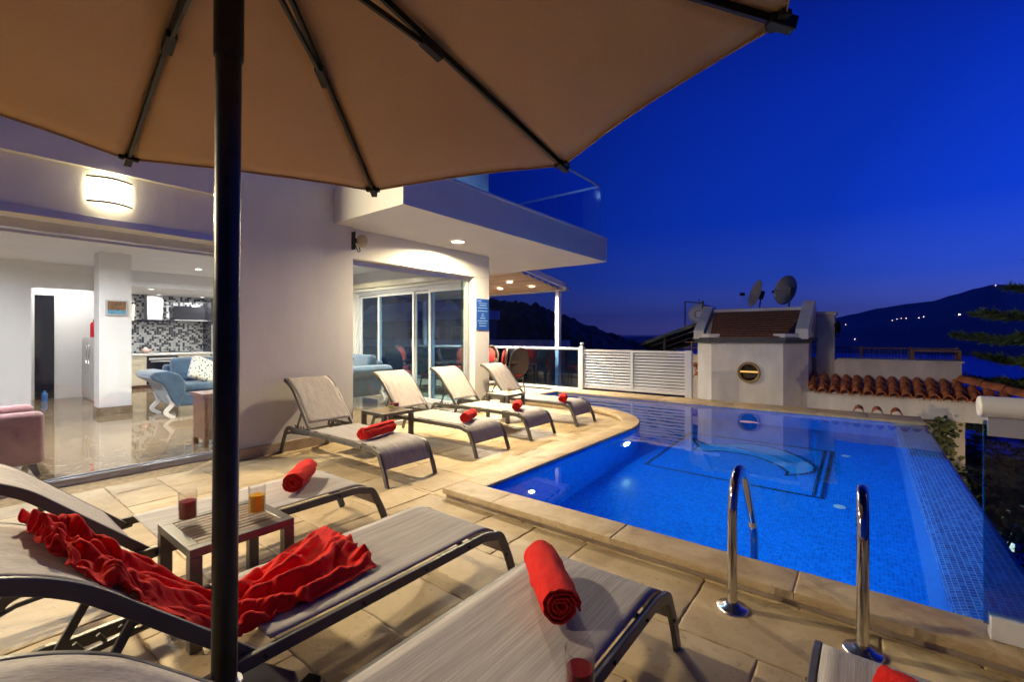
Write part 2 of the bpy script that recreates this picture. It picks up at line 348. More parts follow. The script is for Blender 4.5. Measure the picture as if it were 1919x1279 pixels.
def slab(mb, poly, z=0., gap=.005, th=.05, rough=.0045, rnd=.007):
    ar = abs(sum(poly[i-1][0]*poly[i][1]-poly[i][0]*poly[i-1][1] for i in range(len(poly))))/2
    if ar < .004: return
    p0 = inset(poly, gap/2); pts = []
    for i in range(len(p0)):
        a, b = p0[i], p0[(i+1) % len(p0)]; L_ = math.hypot(b[0]-a[0], b[1]-a[1]); k = max(1, int(L_/.05))
        for j in range(k): t = j/k; pts.append((a[0]+(b[0]-a[0])*t + rs.uniform(-rough, rough), a[1]+(b[1]-a[1])*t + rs.uniform(-rough, rough)))
    cx = sum(p[0] for p in pts)/len(pts); cy = sum(p[1] for p in pts)/len(pts)
    def ring(d, zz):
        o = []
        for x, y in pts:
            l = math.hypot(x-cx, y-cy) or 1; o.append((x-(x-cx)/l*d, y-(y-cy)/l*d, zz))
        return o
    n = len(pts); dz = rs.uniform(-.0015, .0015); vs = ring(0, z-th) + ring(0, z-rnd*.8+dz) + ring(rnd*.5, z-rnd*.2+dz) + ring(rnd*1.6, z+dz)
    fs = [(r*n+i, r*n+(i+1) % n, (r+1)*n+(i+1) % n, (r+1)*n+i) for r in range(3) for i in range(n)] + [tuple(range(3*n, 4*n))]
    mb.add(vs, fs, rs.random())
def pave(mb, x0, x1, y0, y1, cx):
    x = x0
    while x < x1:
        wd = rs.choice([.30, .38, .46, .52]); y = y0 - rs.random()*.5
        while y < y1:
            ln = rs.uniform(.32, .82)
            p = clip([(x, y), (x+wd, y), (x+wd, y+ln), (x, y+ln)], cx)
            if len(p) > 2: slab(mb, p)
            y += ln
        x += wd
AC = (6.1, 4.15)
def arc(r, n=28, a0=-90, a1=0): return [(AC[0]+r*math.cos(R(a0+(a1-a0)*i/n)), AC[1]+r*math.sin(R(a0+(a1-a0)*i/n))) for i in range(n+1)]
pv = MB()
pave(pv, -3.1, 2.76, -4, 5.6, [(-3.1, -4), (2.76, -4), (2.76, 5.54), (-3.1, 5.54)])
pave(pv, 2.76, 7.75, 2.7, 5.95, [(2.762, 2.75)] + arc(1.42) + [(7.52, 5.95), (6.48, 5.95), (2.762, 5.54)][:1] + [(2.762, 5.95)])
pave(pv, 6.4, 9.95, 5.95, 12.5, [(6.49, 5.953), (9.93, 5.953), (9.93, 12.5), (6.49, 12.5)])
struct(pv.build('terrace_paving', 'paving_stone', smooth=True, angle=50, fix=False))
bed = MB().prism([(-3.1, -4), (2.98, -4), (2.98, 2.62), (6.1, 2.62)] + arc(1.52) + [(7.62, 5.82), (9.24, 5.82), (9.24, 12.5), (-3.1, 12.5)], -.5, -.006)
struct(bed.build('terrace_bed', 'grout'))
# pool shell
WX0, WY1, FX, ZB, SY = 2.99, 2.6, 9.25, -1.2, -.36
edge = [(WX0, SY), (WX0, WY1), (6.1, WY1)][1:] + [(AC[0]+1.55*math.cos(a), AC[1]+1.55*math.sin(a)) for a in [R(-90+90*i/24) for i in range(1, 25)]]
edge = [(WX0, SY), (WX0, WY1)] + [(6.1, WY1)] + edge[2:] + [(7.65, 5.8), (FX, 5.8), (FX, SY)]
pl = MB()
n = len(edge)
for i in range(n-1):
    (a, b), (c, d) = edge[i], edge[i+1]
    pl.add([(a, b, ZB), (c, d, ZB), (c, d, .06), (a, b, .06)], [(0, 1, 2, 3)])
basin = struct(pl.build('pool_wall', 'pool_mosaic', fix=False))
# unroll the curved wall's uv so that tiles keep their size
uvd = basin.data.uv_layers[0].data; acc = 0
for i, p in enumerate(basin.data.polygons):
    (a, b), (c, d) = edge[i], edge[i+1]; ln = math.hypot(c-a, d-b)
    for li, (u_, v_) in zip(p.loop_indices, [(acc, ZB), (acc+ln, ZB), (acc+ln, .06), (acc, .06)]): uvd[li].uv = (u_, v_)
    acc += ln
struct(MB().add([(x, y, ZB) for x, y in edge], [tuple(range(n))]).build('pool_floor', 'pool_mosaic', fix=False))
# infinity edge: inner wall, sloping shoulder, lip, outer face
sh = MB(); prof = [(SY, ZB), (SY, -.20), (SY-.015, -.15), (SY-.06, -.105), (-.60, -.015), (-.68, .018), (-.715, .028), (-.745, .020), (-.76, -.02), (-.76, -2.6)]
lp = 0; us = [0]
for (a, b), (c, d) in zip(prof, prof[1:]): lp += math.hypot(c-a, d-b); us.append(lp)
for i in range(len(prof)-1):
    (a, b), (c, d) = prof[i], prof[i+1]
    sh.add([(WX0-.05, a, b), (FX+.0, a, b), (FX+.0, c, d), (WX0-.05, c, d)], [(0, 1, 2, 3)])
so = struct(sh.build('pool_infinity_edge', 'pool_lip_mosaic', smooth=True, angle=60, fix=False))
for i, p in enumerate(so.data.polygons):
    for li, (u_, v_) in zip(p.loop_indices, [(WX0, us[i]), (FX, us[i]), (FX, us[i+1]), (WX0, us[i+1])]): so.data.uv_layers[0].data[li].uv = (u_, v_)
wp = [(x, y) for x, y in edge]; wp[0] = (WX0, -.728); wp[-1] = (FX, -.728)
struct(MB().add([(x, y, .033) for x, y in wp], [tuple(range(n-1, -1, -1))]).build('pool_water', 'pool_water', fix=False))
# floor mosaic: framed dolphin-like figure
fm = MB()
def flat(mb, pts, z): mb.add([(x, y, z) for x, y in pts], [tuple(range(len(pts)))])
def rectframe(x0, x1, y0, y1, t, z):
    for a in ((x0, y0, x1, y0+t), (x0, y1-t, x1, y1), (x0, y0+t, x0+t, y1-t), (x1-t, y0+t, x1, y1-t)): flat(fm, [(a[0], a[1]), (a[2], a[1]), (a[2], a[3]), (a[0], a[3])], z)
rectframe(5.85, 7.88, .33, 2.33, .05, ZB+.004); flat(fm, [(5.89, .42), (7.84, .42), (7.84, .455), (5.89, .455)], ZB+.004)
struct(fm.build('pool_mosaic_border', 'mosaic_dark', fix=False))
dol = [(7.54, 2.19), (7.30, 1.95), (7.41, 1.72), (7.55, 1.57), (7.68, 1.34), (7.66, 1.11), (7.52, .89), (7.28, .67), (7.03, .52), (6.92, .49), (6.74, .50), (6.58, .60), (6.42, .76), (6.57, .75), (6.72, .84), (6.88, .98), (7.03, 1.2), (7.07, 1.4), (7.04, 1.64), (6.90, 1.82), (6.89, 1.98), (7.10, 1.97)]
dm = MB(); c_ = (7.3, 1.3)
dn = len(dol)
dm.add([(x, y, ZB+.008) for x, y in dol], [tuple(range(dn))])
struct(dm.build('pool_mosaic_dolphin', 'mosaic_teal', fix=False))
dm = MB()
for (a, b), (c, d) in zip(dol, dol[1:] + dol[:1]): dm.bar((a, b, ZB+.006), (c, d, ZB+.006), .035, .010)
dm.bar((7.35, 1.5, ZB+.009), (7.2, 1.0, ZB+.009), .02, .008); dm.bar((7.2, 1.0, ZB+.009), (6.95, .72, ZB+.009), .02, .008)
struct(dm.build('pool_mosaic_outline', 'mosaic_dark'))
# coping stones
cp = MB()
def coprow(pts, wd, side, step=1.0):
    """stones along polyline pts, extending wd to the given side"""
    for (a, b), (c, d) in zip(pts, pts[1:]):
        ln = math.hypot(c-a, d-b); k = max(1, round(ln/step)); dx, dy = (c-a)/ln, (d-b)/ln; nx, ny = -dy*side, dx*side
        for i in range(k):
            t0, t1 = ln*i/k, ln*(i+1)/k
            q = [(a+dx*t0, b+dy*t0), (a+dx*t1, b+dy*t1), (a+dx*t1+nx*wd, b+dy*t1+ny*wd), (a+dx*t0+nx*wd, b+dy*t0+ny*wd)]
            if side < 0: q = q[::-1]
            slab(cp, q, .085, .0015, .045, .0004, .006)
coprow([(2.985, -.73), (2.985, 2.32)], .27, 1); coprow([(2.985, 2.32), (2.985, 2.875)], .27, 1, .6)
coprow([(2.985, 2.605), (6.1, 2.605)], .27, 1)
a1, a2 = arc(1.545, 8), arc(1.275, 8)
for i in range(8): slab(cp, [a1[i], a1[i+1], a2[i+1], a2[i]], .085, .0015, .045, .0004, .006)
coprow([(7.645, 4.15), (7.645, 5.8)], .27, 1)
coprow([(7.375, 5.805), (9.245, 5.805)], .27, 1)
coprow([(9.245, 6.08), (9.245, -.73)], .62, 1, .7)
struct(cp.build('pool_coping', 'coping_stone', smooth=True, angle=50, fix=False))
# riser below the coping (towards the deck)
rp = MB().box((2.745, -.73, -.05), (2.98, 2.86, .042)).box((2.98, 2.62, -.05), (6.1, 2.86, .042))
rp.prism(arc(1.535) + arc(1.29)[::-1], -.05, .042).box((7.39, 4.15, -.05), (7.63, 5.81, .042)).box((7.39, 5.82, -.05), (9.25, 6.06, .042)).box((9.26, -.70, -3), (9.85, 6.08, .042))
struct(rp.build('pool_kerb', 'skirting_stone'))
# retaining wall below the terrace and the pool
struct(MB().box((-3, -.74, -3.2), (2.95, -.70, -.51)).box((FX-.01, -.75, -3), (FX+.22, -.71, .03)).build('retaining_wall', 'pool_lip_mosaic'))
# land falling to the sea
def fbm(x, y, o=5): return noise.fractal(Vector((x, y, 3.7)), .9, 2.0, o)
def landz(x, y):
    d = x*math.cos(R(-12)) + y*math.sin(R(-12)); q = max(0, d-8)
    return max(-104, 0) if False else max(-103, -3.4 - .36*q + fbm(x*.05, y*.05)*min(1.4, .06*q))
ld = MB().grid(60, 60, lambda u, v: (-60+u*u*460, -260+v*520, landz(-60+u*u*460, -260+v*520)))
struct(ld.build('ground', 'earth', smooth=True, angle=180))
struct(MB().prism([(14000*math.cos(R(a)), 14000*math.sin(R(a))) for a in range(0, 360, 6)], -101, -100).build('sea', 'sea_water'))
def azv(px): return YAW - math.atan((px-959.5)/848)
def crest(px, prof):
    for (a, y0), (b, y1) in zip(prof, prof[1:]):
        if a <= px <= b: t = (px-a)/(b-a); t = t*t*(3-2*t)*.5+t*.5; return y0+(y1-y0)*t
    return prof[-1][1]
def ridge(name, mat, prof, r0, r1, r2, zlow, nx, nr, rough, rs_, lumps=0):
    a0, a1 = prof[0][0], prof[-1][0]
    def fn(u, v):
        px = a0+(a1-a0)*u; r = r0+(r2-r0)*v; az = azv(px); t = (r-r0)/(r1-r0) if r < r1 else (r2-r)/(r2-r1)
        zc = 1.4 + (630-crest(px, prof))/848*r1/math.sqrt(1+((px-959.5)/848)**2)*1.0
        x, y = r*math.cos(az), r*math.sin(az)
        z = zlow + (max(zc, zlow+2)-zlow)*(max(0, t)**.85)
        z += fbm(x*rs_, y*rs_)*rough*min(1, t*3)*(1 if t > 0 else 0)
        if lumps: z += abs(noise.noise(Vector((x*.22, y*.22, 1))))*lumps*min(1, t*4) + noise.noise(Vector((x*.7, y*.7, 5)))*lumps*.35*min(1, t*4)
        return (x, y, z)
    struct(MB().grid(nx, nr, fn).build(name, mat, smooth=True, angle=180))
ridge('island_mountain', 'hazy_mountain_scrub', [(1120, 632), (1300, 630), (1420, 622), (1480, 612), (1545, 600), (1600, 589), (1650, 578), (1700, 570), (1745, 564), (1790, 551), (1830, 540), (1858, 533), (1882, 533), (1919, 546), (2000, 560), (2200, 598), (2600, 630)], 3250, 5200, 8000, -101, 260, 60, 14, .0016)
ridge('left_hill', 'forest', [(-400, 520), (300, 530), (700, 545), (900, 558), (960, 565), (1010, 574), (1060, 590), (1100, 606), (1150, 626), (1200, 646), (1260, 668), (1330, 700)], 90, 260, 420, -45, 420, 90, 2.0, .03, 2.6)

# ================================================================== VILLA
villa = thing('villa', 'white rendered villa with glass sliding doors and an overhanging balcony beside the pool', 'house')
F0 = 5.59
wl = MB().box((2.10, 5.53, -.4), (3.555, 5.88, 2.9299)).box((-4.5, 5.53, 2.93), (3.28, 5.9, 6.6))
wl.box((-4.5, 5.60, 2.45), (2.098, 5.92, 2.928))
wl.build('wall', 'wall_white', villa)
w2 = MB().box((3.557, F0, 2.48), (6.475, 5.87, 2.888)).box((6.08, F0, -.4), (6.475, 5.87, 2.478)).box((3.282, 5.60, 3.36), (6.475, 5.9, 6.6))
w2.build('wall', 'wall_smooth', villa)
# side wall to the dining terrace (header above the sliding doors), far end
ws = MB().box((6.24, 5.872, 2.44), (6.475, 9.68, 2.888)).box((6.24, 9.682, -.4), (6.475, 16, 2.888)).box((6.2, 5.902, 3.36), (6.475, 16, 6.6))
ws.build('wall', 'wall_smooth', villa)
bx((2.09, 5.50, .0), (3.565, 5.528, .125)).build('skirting', 'skirting_stone', villa, bevel=.003)
bx((6.07, 5.566, 0), (6.49, 5.588, .11)).build('skirting', 'skirting_stone', villa, bevel=.003)
# balcony
bal = MB().prism([(3.27, 4.10), (8.38, 4.10), (8.38, 9.7), (6.477, 9.7), (6.477, 5.588), (3.282, 5.588), (3.282, 5.52), (3.27, 5.52)], 2.89, 3.35).build('balcony', 'wall_smooth', villa)
MB().box((3.26, 4.085, 3.352), (8.395, 4.32, 3.38)).box((8.16, 4.322, 3.352), (8.395, 9.7, 3.38)).build('balcony_trim', 'white_lacquer', bal, bevel=.004)
MB().box((3.5, 4.18, 3.381), (8.32, 4.24, 3.43)).box((8.26, 4.242, 3.381), (8.32, 9.6, 3.43)).build('rail_channel', 'aluminium', bal, bevel=.004)
for x0, x1 in ((3.5, 4.9), (4.92, 6.62), (6.64, 8.27)):
    MB().box((x0, 4.205, 3.42), (x1, 4.217, 4.40)).build('glass_panel', 'pane_blue', bal)
for y0, y1 in ((4.24, 5.9), (5.92, 7.7), (7.72, 9.5)):
    MB().box((8.285, y0, 3.42), (8.297, y1, 4.40)).build('glass_panel', 'pane_blue', bal)
MB().box((8.275, 4.20, 3.42), (8.30, 4.204, 4.40)).build('glass_edge', 'glass_edge', bal)
MB().tube([(3.5, 4.211, 4.42), (8.29, 4.211, 4.42), (8.291, 4.215, 4.42), (8.291, 9.5, 4.42)], .024, 10).build('handrail', 'white_metal', bal, smooth=True)
t = thing('balcony_lamp', 'small upstairs wall lamp behind the balcony glass', 'wall lamp', (5.6, 5.595, 5.15))
MB().lathe([(.001, 0), (.06, 0), (.09, -.05), (.09, -.10), (.06, -.13), (.001, -.13)], n=20, axis='y', cap=False).build('shade', 'lamp_white', t, smooth=True)
area('lamp', (0, -.15, 0), .16, 60, (.9, .95, 1), (R(-70), 0, 0), t, 170)
# interior shell
MB().box((-4.5, 5.88, -.3), (6.24, 16, .018)).build('interior_floor', 'marble_floor', villa)
MB().box((-4.5, 5.93, 2.87), (6.24, 16, 2.885)).build('ceiling', 'wall_inside', villa)
MB().box((-4.6, 5.9, -.3), (-4.5, 16, 2.87)).box((-4.5, 15.55, -.3), (6.24, 15.7, 2.87)).box((-4.5, 12.87, .018), (1.21, 13.0, 2.87)).box((1.21, 14.0, 2.36), (2.5, 14.1, 2.87)).box((1.72, 14.0, .018), (2.52, 14.1, 2.36)).box((1.21, 14.0, .018), (1.30, 14.1, 2.36)).box((1.211, 12.87, 2.36), (2.60, 12.99, 2.869)) \
    .box((5.2, 9.7, .018), (5.3, 15.55, 2.87)).box((5.301, 9.7, .018), (6.239, 9.8, 2.87)).build('interior_wall', 'wall_inside', villa)
MB().box((2.52, 12.45, .018), (2.62, 15.55, 2.869)).build('partition_wall', 'wall_inside', villa)
MB().box((1.80, 10.5, .018), (2.24, 10.9, 2.87)).build('column', 'wall_inside', villa)
MB().box((1.785, 10.485, .018), (2.255, 10.915, .145)).build('column_skirting', 'marble_floor', villa, bevel=.003)
MB().box((2.25, 12.9, 2.52), (5.2, 15.55, 2.868)).build('kitchen_bulkhead', 'wall_inside', villa)
MB().box((2.722, 15.5, .95), (5.2, 15.548, 2.52)).build('backsplash', 'kitchen_mosaic', villa)
# front sliding door
sd = MB().box((-4.5, 5.925, 2.36), (2.099, 6.03, 2.45)).box((-4.5, 5.925, 2.315), (2.099, 5.95, 2.345)).box((2.045, 5.93, .06), (2.099, 6.0, 2.36)).box((-1.2, 5.93, .06), (-1.12, 6.0, 2.36)).build('sliding_door', 'aluminium', villa, bevel=.004)
MB().box((-4.5, 5.87, -.01), (2.099, 6.02, .035)).box((-4.5, 5.875, .036), (2.099, 5.90, .062)).box((-4.5, 5.94, .036), (2.099, 5.96, .07)).build('track', 'aluminium', sd, bevel=.003)
for x0, x1 in ((-4.45, -1.2), (-1.12, 2.045)): MB().box((x0, 5.95, .07), (x1, 5.958, 2.36)).build('pane', 'pane_clear', sd)
MB().box((-4.5, 5.585, 2.43), (2.095, 5.599, 2.50)).build('shutter_strip', 'aluminium', sd, bevel=.004)
# corner window
cw = MB().box((3.557, 5.72, 2.405), (6.08, 5.80, 2.478)).box((3.557, 5.72, .02), (6.08, 5.80, .07)).box((6.025, 5.72, .07), (6.079, 5.80, 2.405)).box((3.557, 5.72, .07), (3.60, 5.80, 2.405)).build('window', 'aluminium', villa, bevel=.004)
MB().box((3.60, 5.755, .07), (6.025, 5.763, 2.405)).build('pane', 'pane_clear', cw)
MB().box((5.93, 5.775, .07), (5.96, 5.79, 2.405)).build('pane_edge', 'glass_edge', cw)
# sliding doors to the dining terrace
s2 = MB().box((6.30, 5.88, 2.36), (6.42, 9.66, 2.44)).box((6.30, 5.88, .02), (6.42, 9.66, .05)).box((6.30, 9.60, .05), (6.42, 9.66, 2.36)).build('terrace_door', 'white_metal', villa, bevel=.003)
for x, ys in ((6.33, (5.9, 7.10)), (6.39, (7.02, 7.62)), (6.35, (7.58, 8.86)), (6.39, (8.80, 9.6))):
    lf = MB()
    for y in (ys[0], ys[1]-.06): lf.box((x-.018, y, .051), (x+.018, y+.06, 2.359))
    lf.box((x-.018, ys[0]+.06, .051), (x+.018, ys[1]-.06, .11)).box((x-.018, ys[0]+.06, 2.30), (x+.018, ys[1]-.06, 2.359))
    l_ = lf.build('door_leaf', 'white_metal', s2, bevel=.003)
    MB().box((x-.004, ys[0]+.06, .11), (x+.004, ys[1]-.06, 2.30)).build('pane', 'pane_blue', l_)
MB().box((6.14, 5.9, 2.50), (6.235, 9.6, 2.62)).build('blind_box', 'cream_lacquer', villa, bevel=.01)
MB().tube([(6.10, 5.9, 2.46), (6.10, 9.4, 2.46)], .012).build('curtain_rail', 'cream_lacquer', villa)
# entrance door, white tall cupboard wall (interior)
ed = MB().box((1.30, 13.97, .018), (1.36, 14.05, 2.359)).box((1.66, 13.97, .018), (1.72, 14.05, 2.359)).box((1.36, 13.97, 2.28), (1.66, 14.05, 2.359)).build('entrance_door', 'white_lacquer', villa, bevel=.003)
MB().box((1.36, 14.0, .03), (1.66, 14.03, 2.28)).build('door_leaf', 'black_glass', ed)
# interior and exterior lamps
def downlight(x, y, z, power, label, r=.085, colr=(1, .86, .66), mat='lamp_warm', group=None, rim='white_lacquer', spread=165, ang=(0,0,0)):
    t = thing('ceiling_light', label, 'ceiling light', (x, y, z), group=group)
    MB().lathe([(r*1.18, 0), (r*1.18, -.014), (r, -.018), (r, -.004)], n=28, cap=False).build('rim', rim, t, smooth=True, fix=True)
    MB().lathe([(r, -.006), (r*.99, -.010), (.001, -.011)], n=28).build('diffuser', mat, t, smooth=True)
    if power: area('lamp', (0, 0, -.022), r*1.9, power, colr, ang, t, spread)
    return t
downlight(5.07, 5.02, 2.889, 195, 'round white downlight glowing in the balcony soffit', .10, (1, .80, .50))
for i, (x, y, p) in enumerate([(.2, 7.0, 125), (-2.2, 8.4, 70), (1.0, 9.0, 85), (.1, 11.6, 28), (3.9, 7.4, 150), (5.0, 8.6, 110), (3.6, 11.5, 60)]):
    downlight(x, y, 2.868, p, ['living room spot just behind the long sliding door', 'living room spot at the far left of the long room', 'living room spot in front of the column', 'living room spot before the white end wall',
              'ceiling spot just behind the corner window', 'ceiling spot above the corner seat by the terrace doors', 'ceiling spot between the sofa and the kitchen'][i], .06, (.93, .94, 1) if i not in (4, 5) else (1, .90, .66), 'lamp_white', 'living room ceiling spots')
for x, l in ((3.75, 'kitchen bulkhead spot above the steel cooker hood'), (4.75, 'kitchen bulkhead spot above the dark wall cabinet')):
    downlight(x, 14.9, 2.519, 45, l, .05, (1, .96, .9), 'lamp_white', 'kitchen spots')
downlight(3.2, 13.3, 2.519, 50, 'kitchen bulkhead spot nearest the column', .05, (1, .96, .9), 'lamp_white', 'kitchen spots')
downlight(1.75, 13.4, 2.868, 32, 'hallway ceiling light in front of the dark entrance door', .07, (1, .95, .9), 'lamp_white')
# sconces on the header: the visible one and an unseen one added for fill
def cyl(u, v, z0, z1, bulge=.085, w=.16): x = -w+2*w*u; return (x, -.02-bulge*math.cos(math.pi/2*x/w*.92), z0+(z1-z0)*v)
for sx_, lab in ((1.03, 'curved white slatted wall lamp glowing above the long sliding door'), (-2.1, 'added curved wall lamp out of view beyond the left edge, for fill light')):
    t = thing('wall_lamp', lab, 'wall lamp', (sx_, 5.598, 2.745), group='wall lamps above the sliding door')
    MB().box((-.12, -.02, -.08), (.12, 0, .08)).build('back_plate', 'white_lacquer', t, bevel=.004)
    MB().grid(14, 2, lambda u, v: cyl(u, v, -.105, .105, .08)).build('shade', 'sconce_glow', t, smooth=True)
    for z in (-.112, -.045, .0, .045, .112):
        th = .010 if abs(z) > .1 else .004
        MB().sweep([cyl(u/14, 0, z, z, .088, .163) for u in range(15)], [(-.003, -th), (.003, -th), (.003, th), (-.003, th)]).build('slat', 'ivory_plastic', t)
    area('lamp', (0, -.125, .0), .22, 195, (1, .83, .54), (R(-90), 0, 0), t, 175)
# loudspeaker on the wall corner
t = thing('outdoor_siren', 'small round ivory alarm siren on a bracket under the balcony corner', 'siren', (3.57, 5.46, 2.70))
MB().lathe([(.001, -.05), (.05, -.05), (.085, -.02), (.09, .03), (.07, .05), (.001, .052)], n=24, axis='x', cap=False).build('siren_body', 'ivory_plastic', t, smooth=True, loc=(.05, -.03, 0))
MB().box((-.04, .0, -.12), (-.02, .07, .12)).box((-.02, .0, -.03), (.03, .03, .03)).build('bracket', 'black_metal', t)
MB().tube(smooth_path([(-.03, -.01, -.06), (-.01, -.04, -.15), (.03, -.03, -.14), (.03, 0, -.08)]), .006, 6).build('cable', 'black_rubber', t, smooth=True)
# rules sign
t = thing('notice_board', 'blue pool notice with rows of white writing on the white pier', 'sign', (6.29, 5.585, 1.80))
MB().box((-.175, -.012, -.285), (.165, 0, .285)).build('sign_board', 'sign_blue', t, bevel=.003)
sg = random.Random(5); tx = MB()
# the writing is too small in the photo to be read: rows of short word-like strokes at the same places
for z, x0, x1, h in ((.245, -.155, -.05, .016), (.205, -.125, .11, .010), (.165, -.105, .09, .014), (.118, -.15, .125, .012), (.06, -.15, .125, .012), (.005, -.035, .02, .012), (-.03, -.05, .03, .012), (-.072, -.085, .055, .013), (-.122, -.15, .125, .013), (-.165, -.115, .09, .013), (-.215, -.105, .08, .017)):
    x = x0
    while x < x1:
        l_ = min(sg.uniform(.02, .055), x1-x); tx.box((x, -.0145, z-h/2), (x+l_, -.0125, z+h/2)); x += l_+.008
tx.build('writing', 'sign_text', t)

# ================================================================== PERGOLA, RAILINGS, SCREEN
pg = thing('pergola', 'white metal pergola with a striped beige fabric roof over the dining terrace', 'pergola', (9.9, 6.3, 0))
def rel(mb, o):
    mb.v = [(x-o[0], y-o[1], z-o[2]) for x, y, z in mb.v]; return mb
PO = (9.9, 6.3, 0)
rel(MB().box((10.14, 6.34, -.3), (10.27, 6.45, 2.58)), PO).build('post', 'white_metal', pg, bevel=.006)
rel(MB().box((10.14, 11.6, -.3), (10.27, 11.71, 2.58)), PO).build('post', 'white_metal', pg, bevel=.006)
rel(MB().box((10.10, 6.10, 2.58), (10.30, 12.0, 2.68)), PO).build('front_beam', 'white_metal', pg, bevel=.006)
rel(MB().bar((8.40, 6.20, 2.98), (10.25, 6.20, 2.72), .06, .14), PO).build('side_beam', 'white_metal', pg, bevel=.004)
def fold(u, v):
    x = 8.40 + 1.75*u; z = 2.90 - .26*u; return (x, 6.26+5.7*v, z - .05*abs(math.sin(u*math.pi*6))**1.0)
rel(MB().grid(96, 2, fold), PO).build('fabric_roof', 'fabric_roof', pg, smooth=True, solid=.004, angle=60)
for i in range(7):
    x = 8.40 + 1.75*i/6; z = 2.90-.26*i/6
    rel(MB().box((x-.012, 6.25, z-.02), (x+.012, 11.9, z+.01)), PO).build('rafter', 'white_metal', pg)
for (x, y), l in zip([(8.95, 7.05), (9.5, 6.75), (9.45, 7.75), (9.1, 9.2)], ['pergola spot in the middle of the visible fabric roof', 'pergola spot nearest the post', 'pergola spot beside the villa corner', 'pergola spot far back, seen through the corner window']):
    downlight(x, y, 2.90-.26*(x-8.4)/1.75-.06, 170, l, .075, (1, .86, .66), 'lamp_warm', 'pergola spots', ang=(0, R(8), 0))
# glass balustrade round the dining terrace
gb = thing('glass_balustrade', 'glass balustrade with a round white handrail along the dining terrace', 'balustrade', (9.95, 5.6, 0))
GO = (9.95, 5.6, 0)
rel(MB().box((9.93, 5.62, .03), (9.99, 12.4, .10)), GO).build('base_rail', 'white_metal', gb, bevel=.004)
for a, b in ((5.64, 7.3), (7.32, 9.0), (9.02, 10.7), (10.72, 12.38)): rel(MB().box((9.955, a, .10), (9.965, b, 1.04)), GO).build('glass_panel', 'pane_rail', gb)
rel(MB().tube([(9.96, 5.58, 1.075), (9.96, 12.4, 1.075)], .033, 12), GO).build('handrail', 'white_metal', gb, smooth=True)
rel(MB().box((9.93, 5.60, .0), (9.99, 5.638, 1.05)), GO).build('end_post', 'white_metal', gb)
# louvred screen
sc_ = thing('louvred_screen', 'white louvred metal screen in two bays at the far end of the pool', 'screen', (9.86, 4.2, .085)); SO = (9.86, 4.2, .085)
rel(MB().box((9.81, 5.44, .088), (9.91, 5.54, 1.13)), SO).build('post', 'white_metal', sc_, bevel=.006)
rel(MB().box((9.81, 2.86, .088), (9.91, 3.00, 1.09)), SO).build('post', 'white_metal', sc_, bevel=.006)
rel(MB().lathe([(.05, 0), (.05, .02), (.02, .028), (.04, .05), (.052, .075), (.04, .102), (.001, .115)], (9.86, 5.49, 1.131)), SO).build('finial', 'white_metal', sc_, smooth=True)
rel(MB().box((9.835, 3.0, 1.02), (9.885, 5.44, 1.07)).box((9.835, 3.0, .13), (9.885, 5.44, .20)).box((9.83, 4.16, .20), (9.89, 4.22, 1.02)), SO).build('frame', 'white_metal', sc_, bevel=.003)
for y0, y1 in ((3.0, 4.16), (4.22, 5.44)):
    s_ = MB()
    for i in range(12):
        z = .235+i*.068; s_.bar((9.86, y0, z), (9.86, y1, z), .058, .008, up=(-1, 0, .75))
    rel(s_, SO).build('louvre', 'white_metal', sc_)
# glass panel at the right-hand end of the near coping
gp = thing('glass_barrier', 'blue tinted glass barrier with thick white top tube at the near pool corner', 'glass barrier', (2.84, -.42, .085)); BO = (2.84, -.42, .085)
rel(MB().box((2.834, -2.6, .14), (2.846, -.415, 1.03)), BO).build('glass_panel', 'pane_rail', gp)
rel(MB().box((2.81, -2.6, .087), (2.87, -.43, .185)), BO).build('base_rail', 'white_lacquer', gp, bevel=.004)
rel(MB().lathe([(.035, 0), (.052, .004), (.056, .012), (.054, 2.19)], (2.84, -.405, 1.105), 20, axis='y').build and MB().tube([(2.84, -.395, 1.09), (2.84, -2.6, 1.09)], .046, 20), BO).build('top_tube', 'white_lacquer', gp, smooth=True, bevel=.008)
rel(MB().box((2.833, -.4145, .14), (2.847, -.4115, 1.03)), BO).build('glass_rim', 'glass_edge', gp)
rel(MB().box((2.825, -.66, .965), (2.855, -.425, 1.045)), BO).build('clamp', 'aluminium', gp)

# ================================================================== POOL LADDER AND LIGHTS
ld_ = thing('pool_ladder', 'pair of polished steel ladder handrails at the near pool edge', 'pool ladder', (2.53, .27, 0))
for y in (.265, -.265):
    pts = [(0, y, -.01), (0, y, .50), (.035, y, .60), (.10, y, .665), (.18, y, .675), (.26, y, .635), (.33, y, .56), (.52, y, .29), (.575, y, .19), (.59, y, .10), (.59, y, -.95)]
    P = [Vector(pts[0])] + smooth_path(pts[1:-1], 6) + [Vector(pts[-1])]
    MB().tube(P, .0235, 16, up=(0, 1, 0)).build('handrail', 'steel', ld_, smooth=True)
    MB().lathe([(.078, -.012), (.078, .006), (.07, .014), (.045, .016), (.036, .026), (.0255, .028)], (0, y, 0), 32, cap=False).build('flange', 'chrome', ld_, smooth=True, angle=50)
    MB().lathe([(.0245, -.018), (.0252, -.015), (.0252, .015), (.0245, .018)], (.53, y, .26), 16, cap=False).build('joint_sleeve', 'chrome', ld_, smooth=True)
for z in (-.25, -.52, -.79): MB().obox((.585, 0, z), (.08, .53, .02)).build('step', 'steel', ld_, bevel=.004)
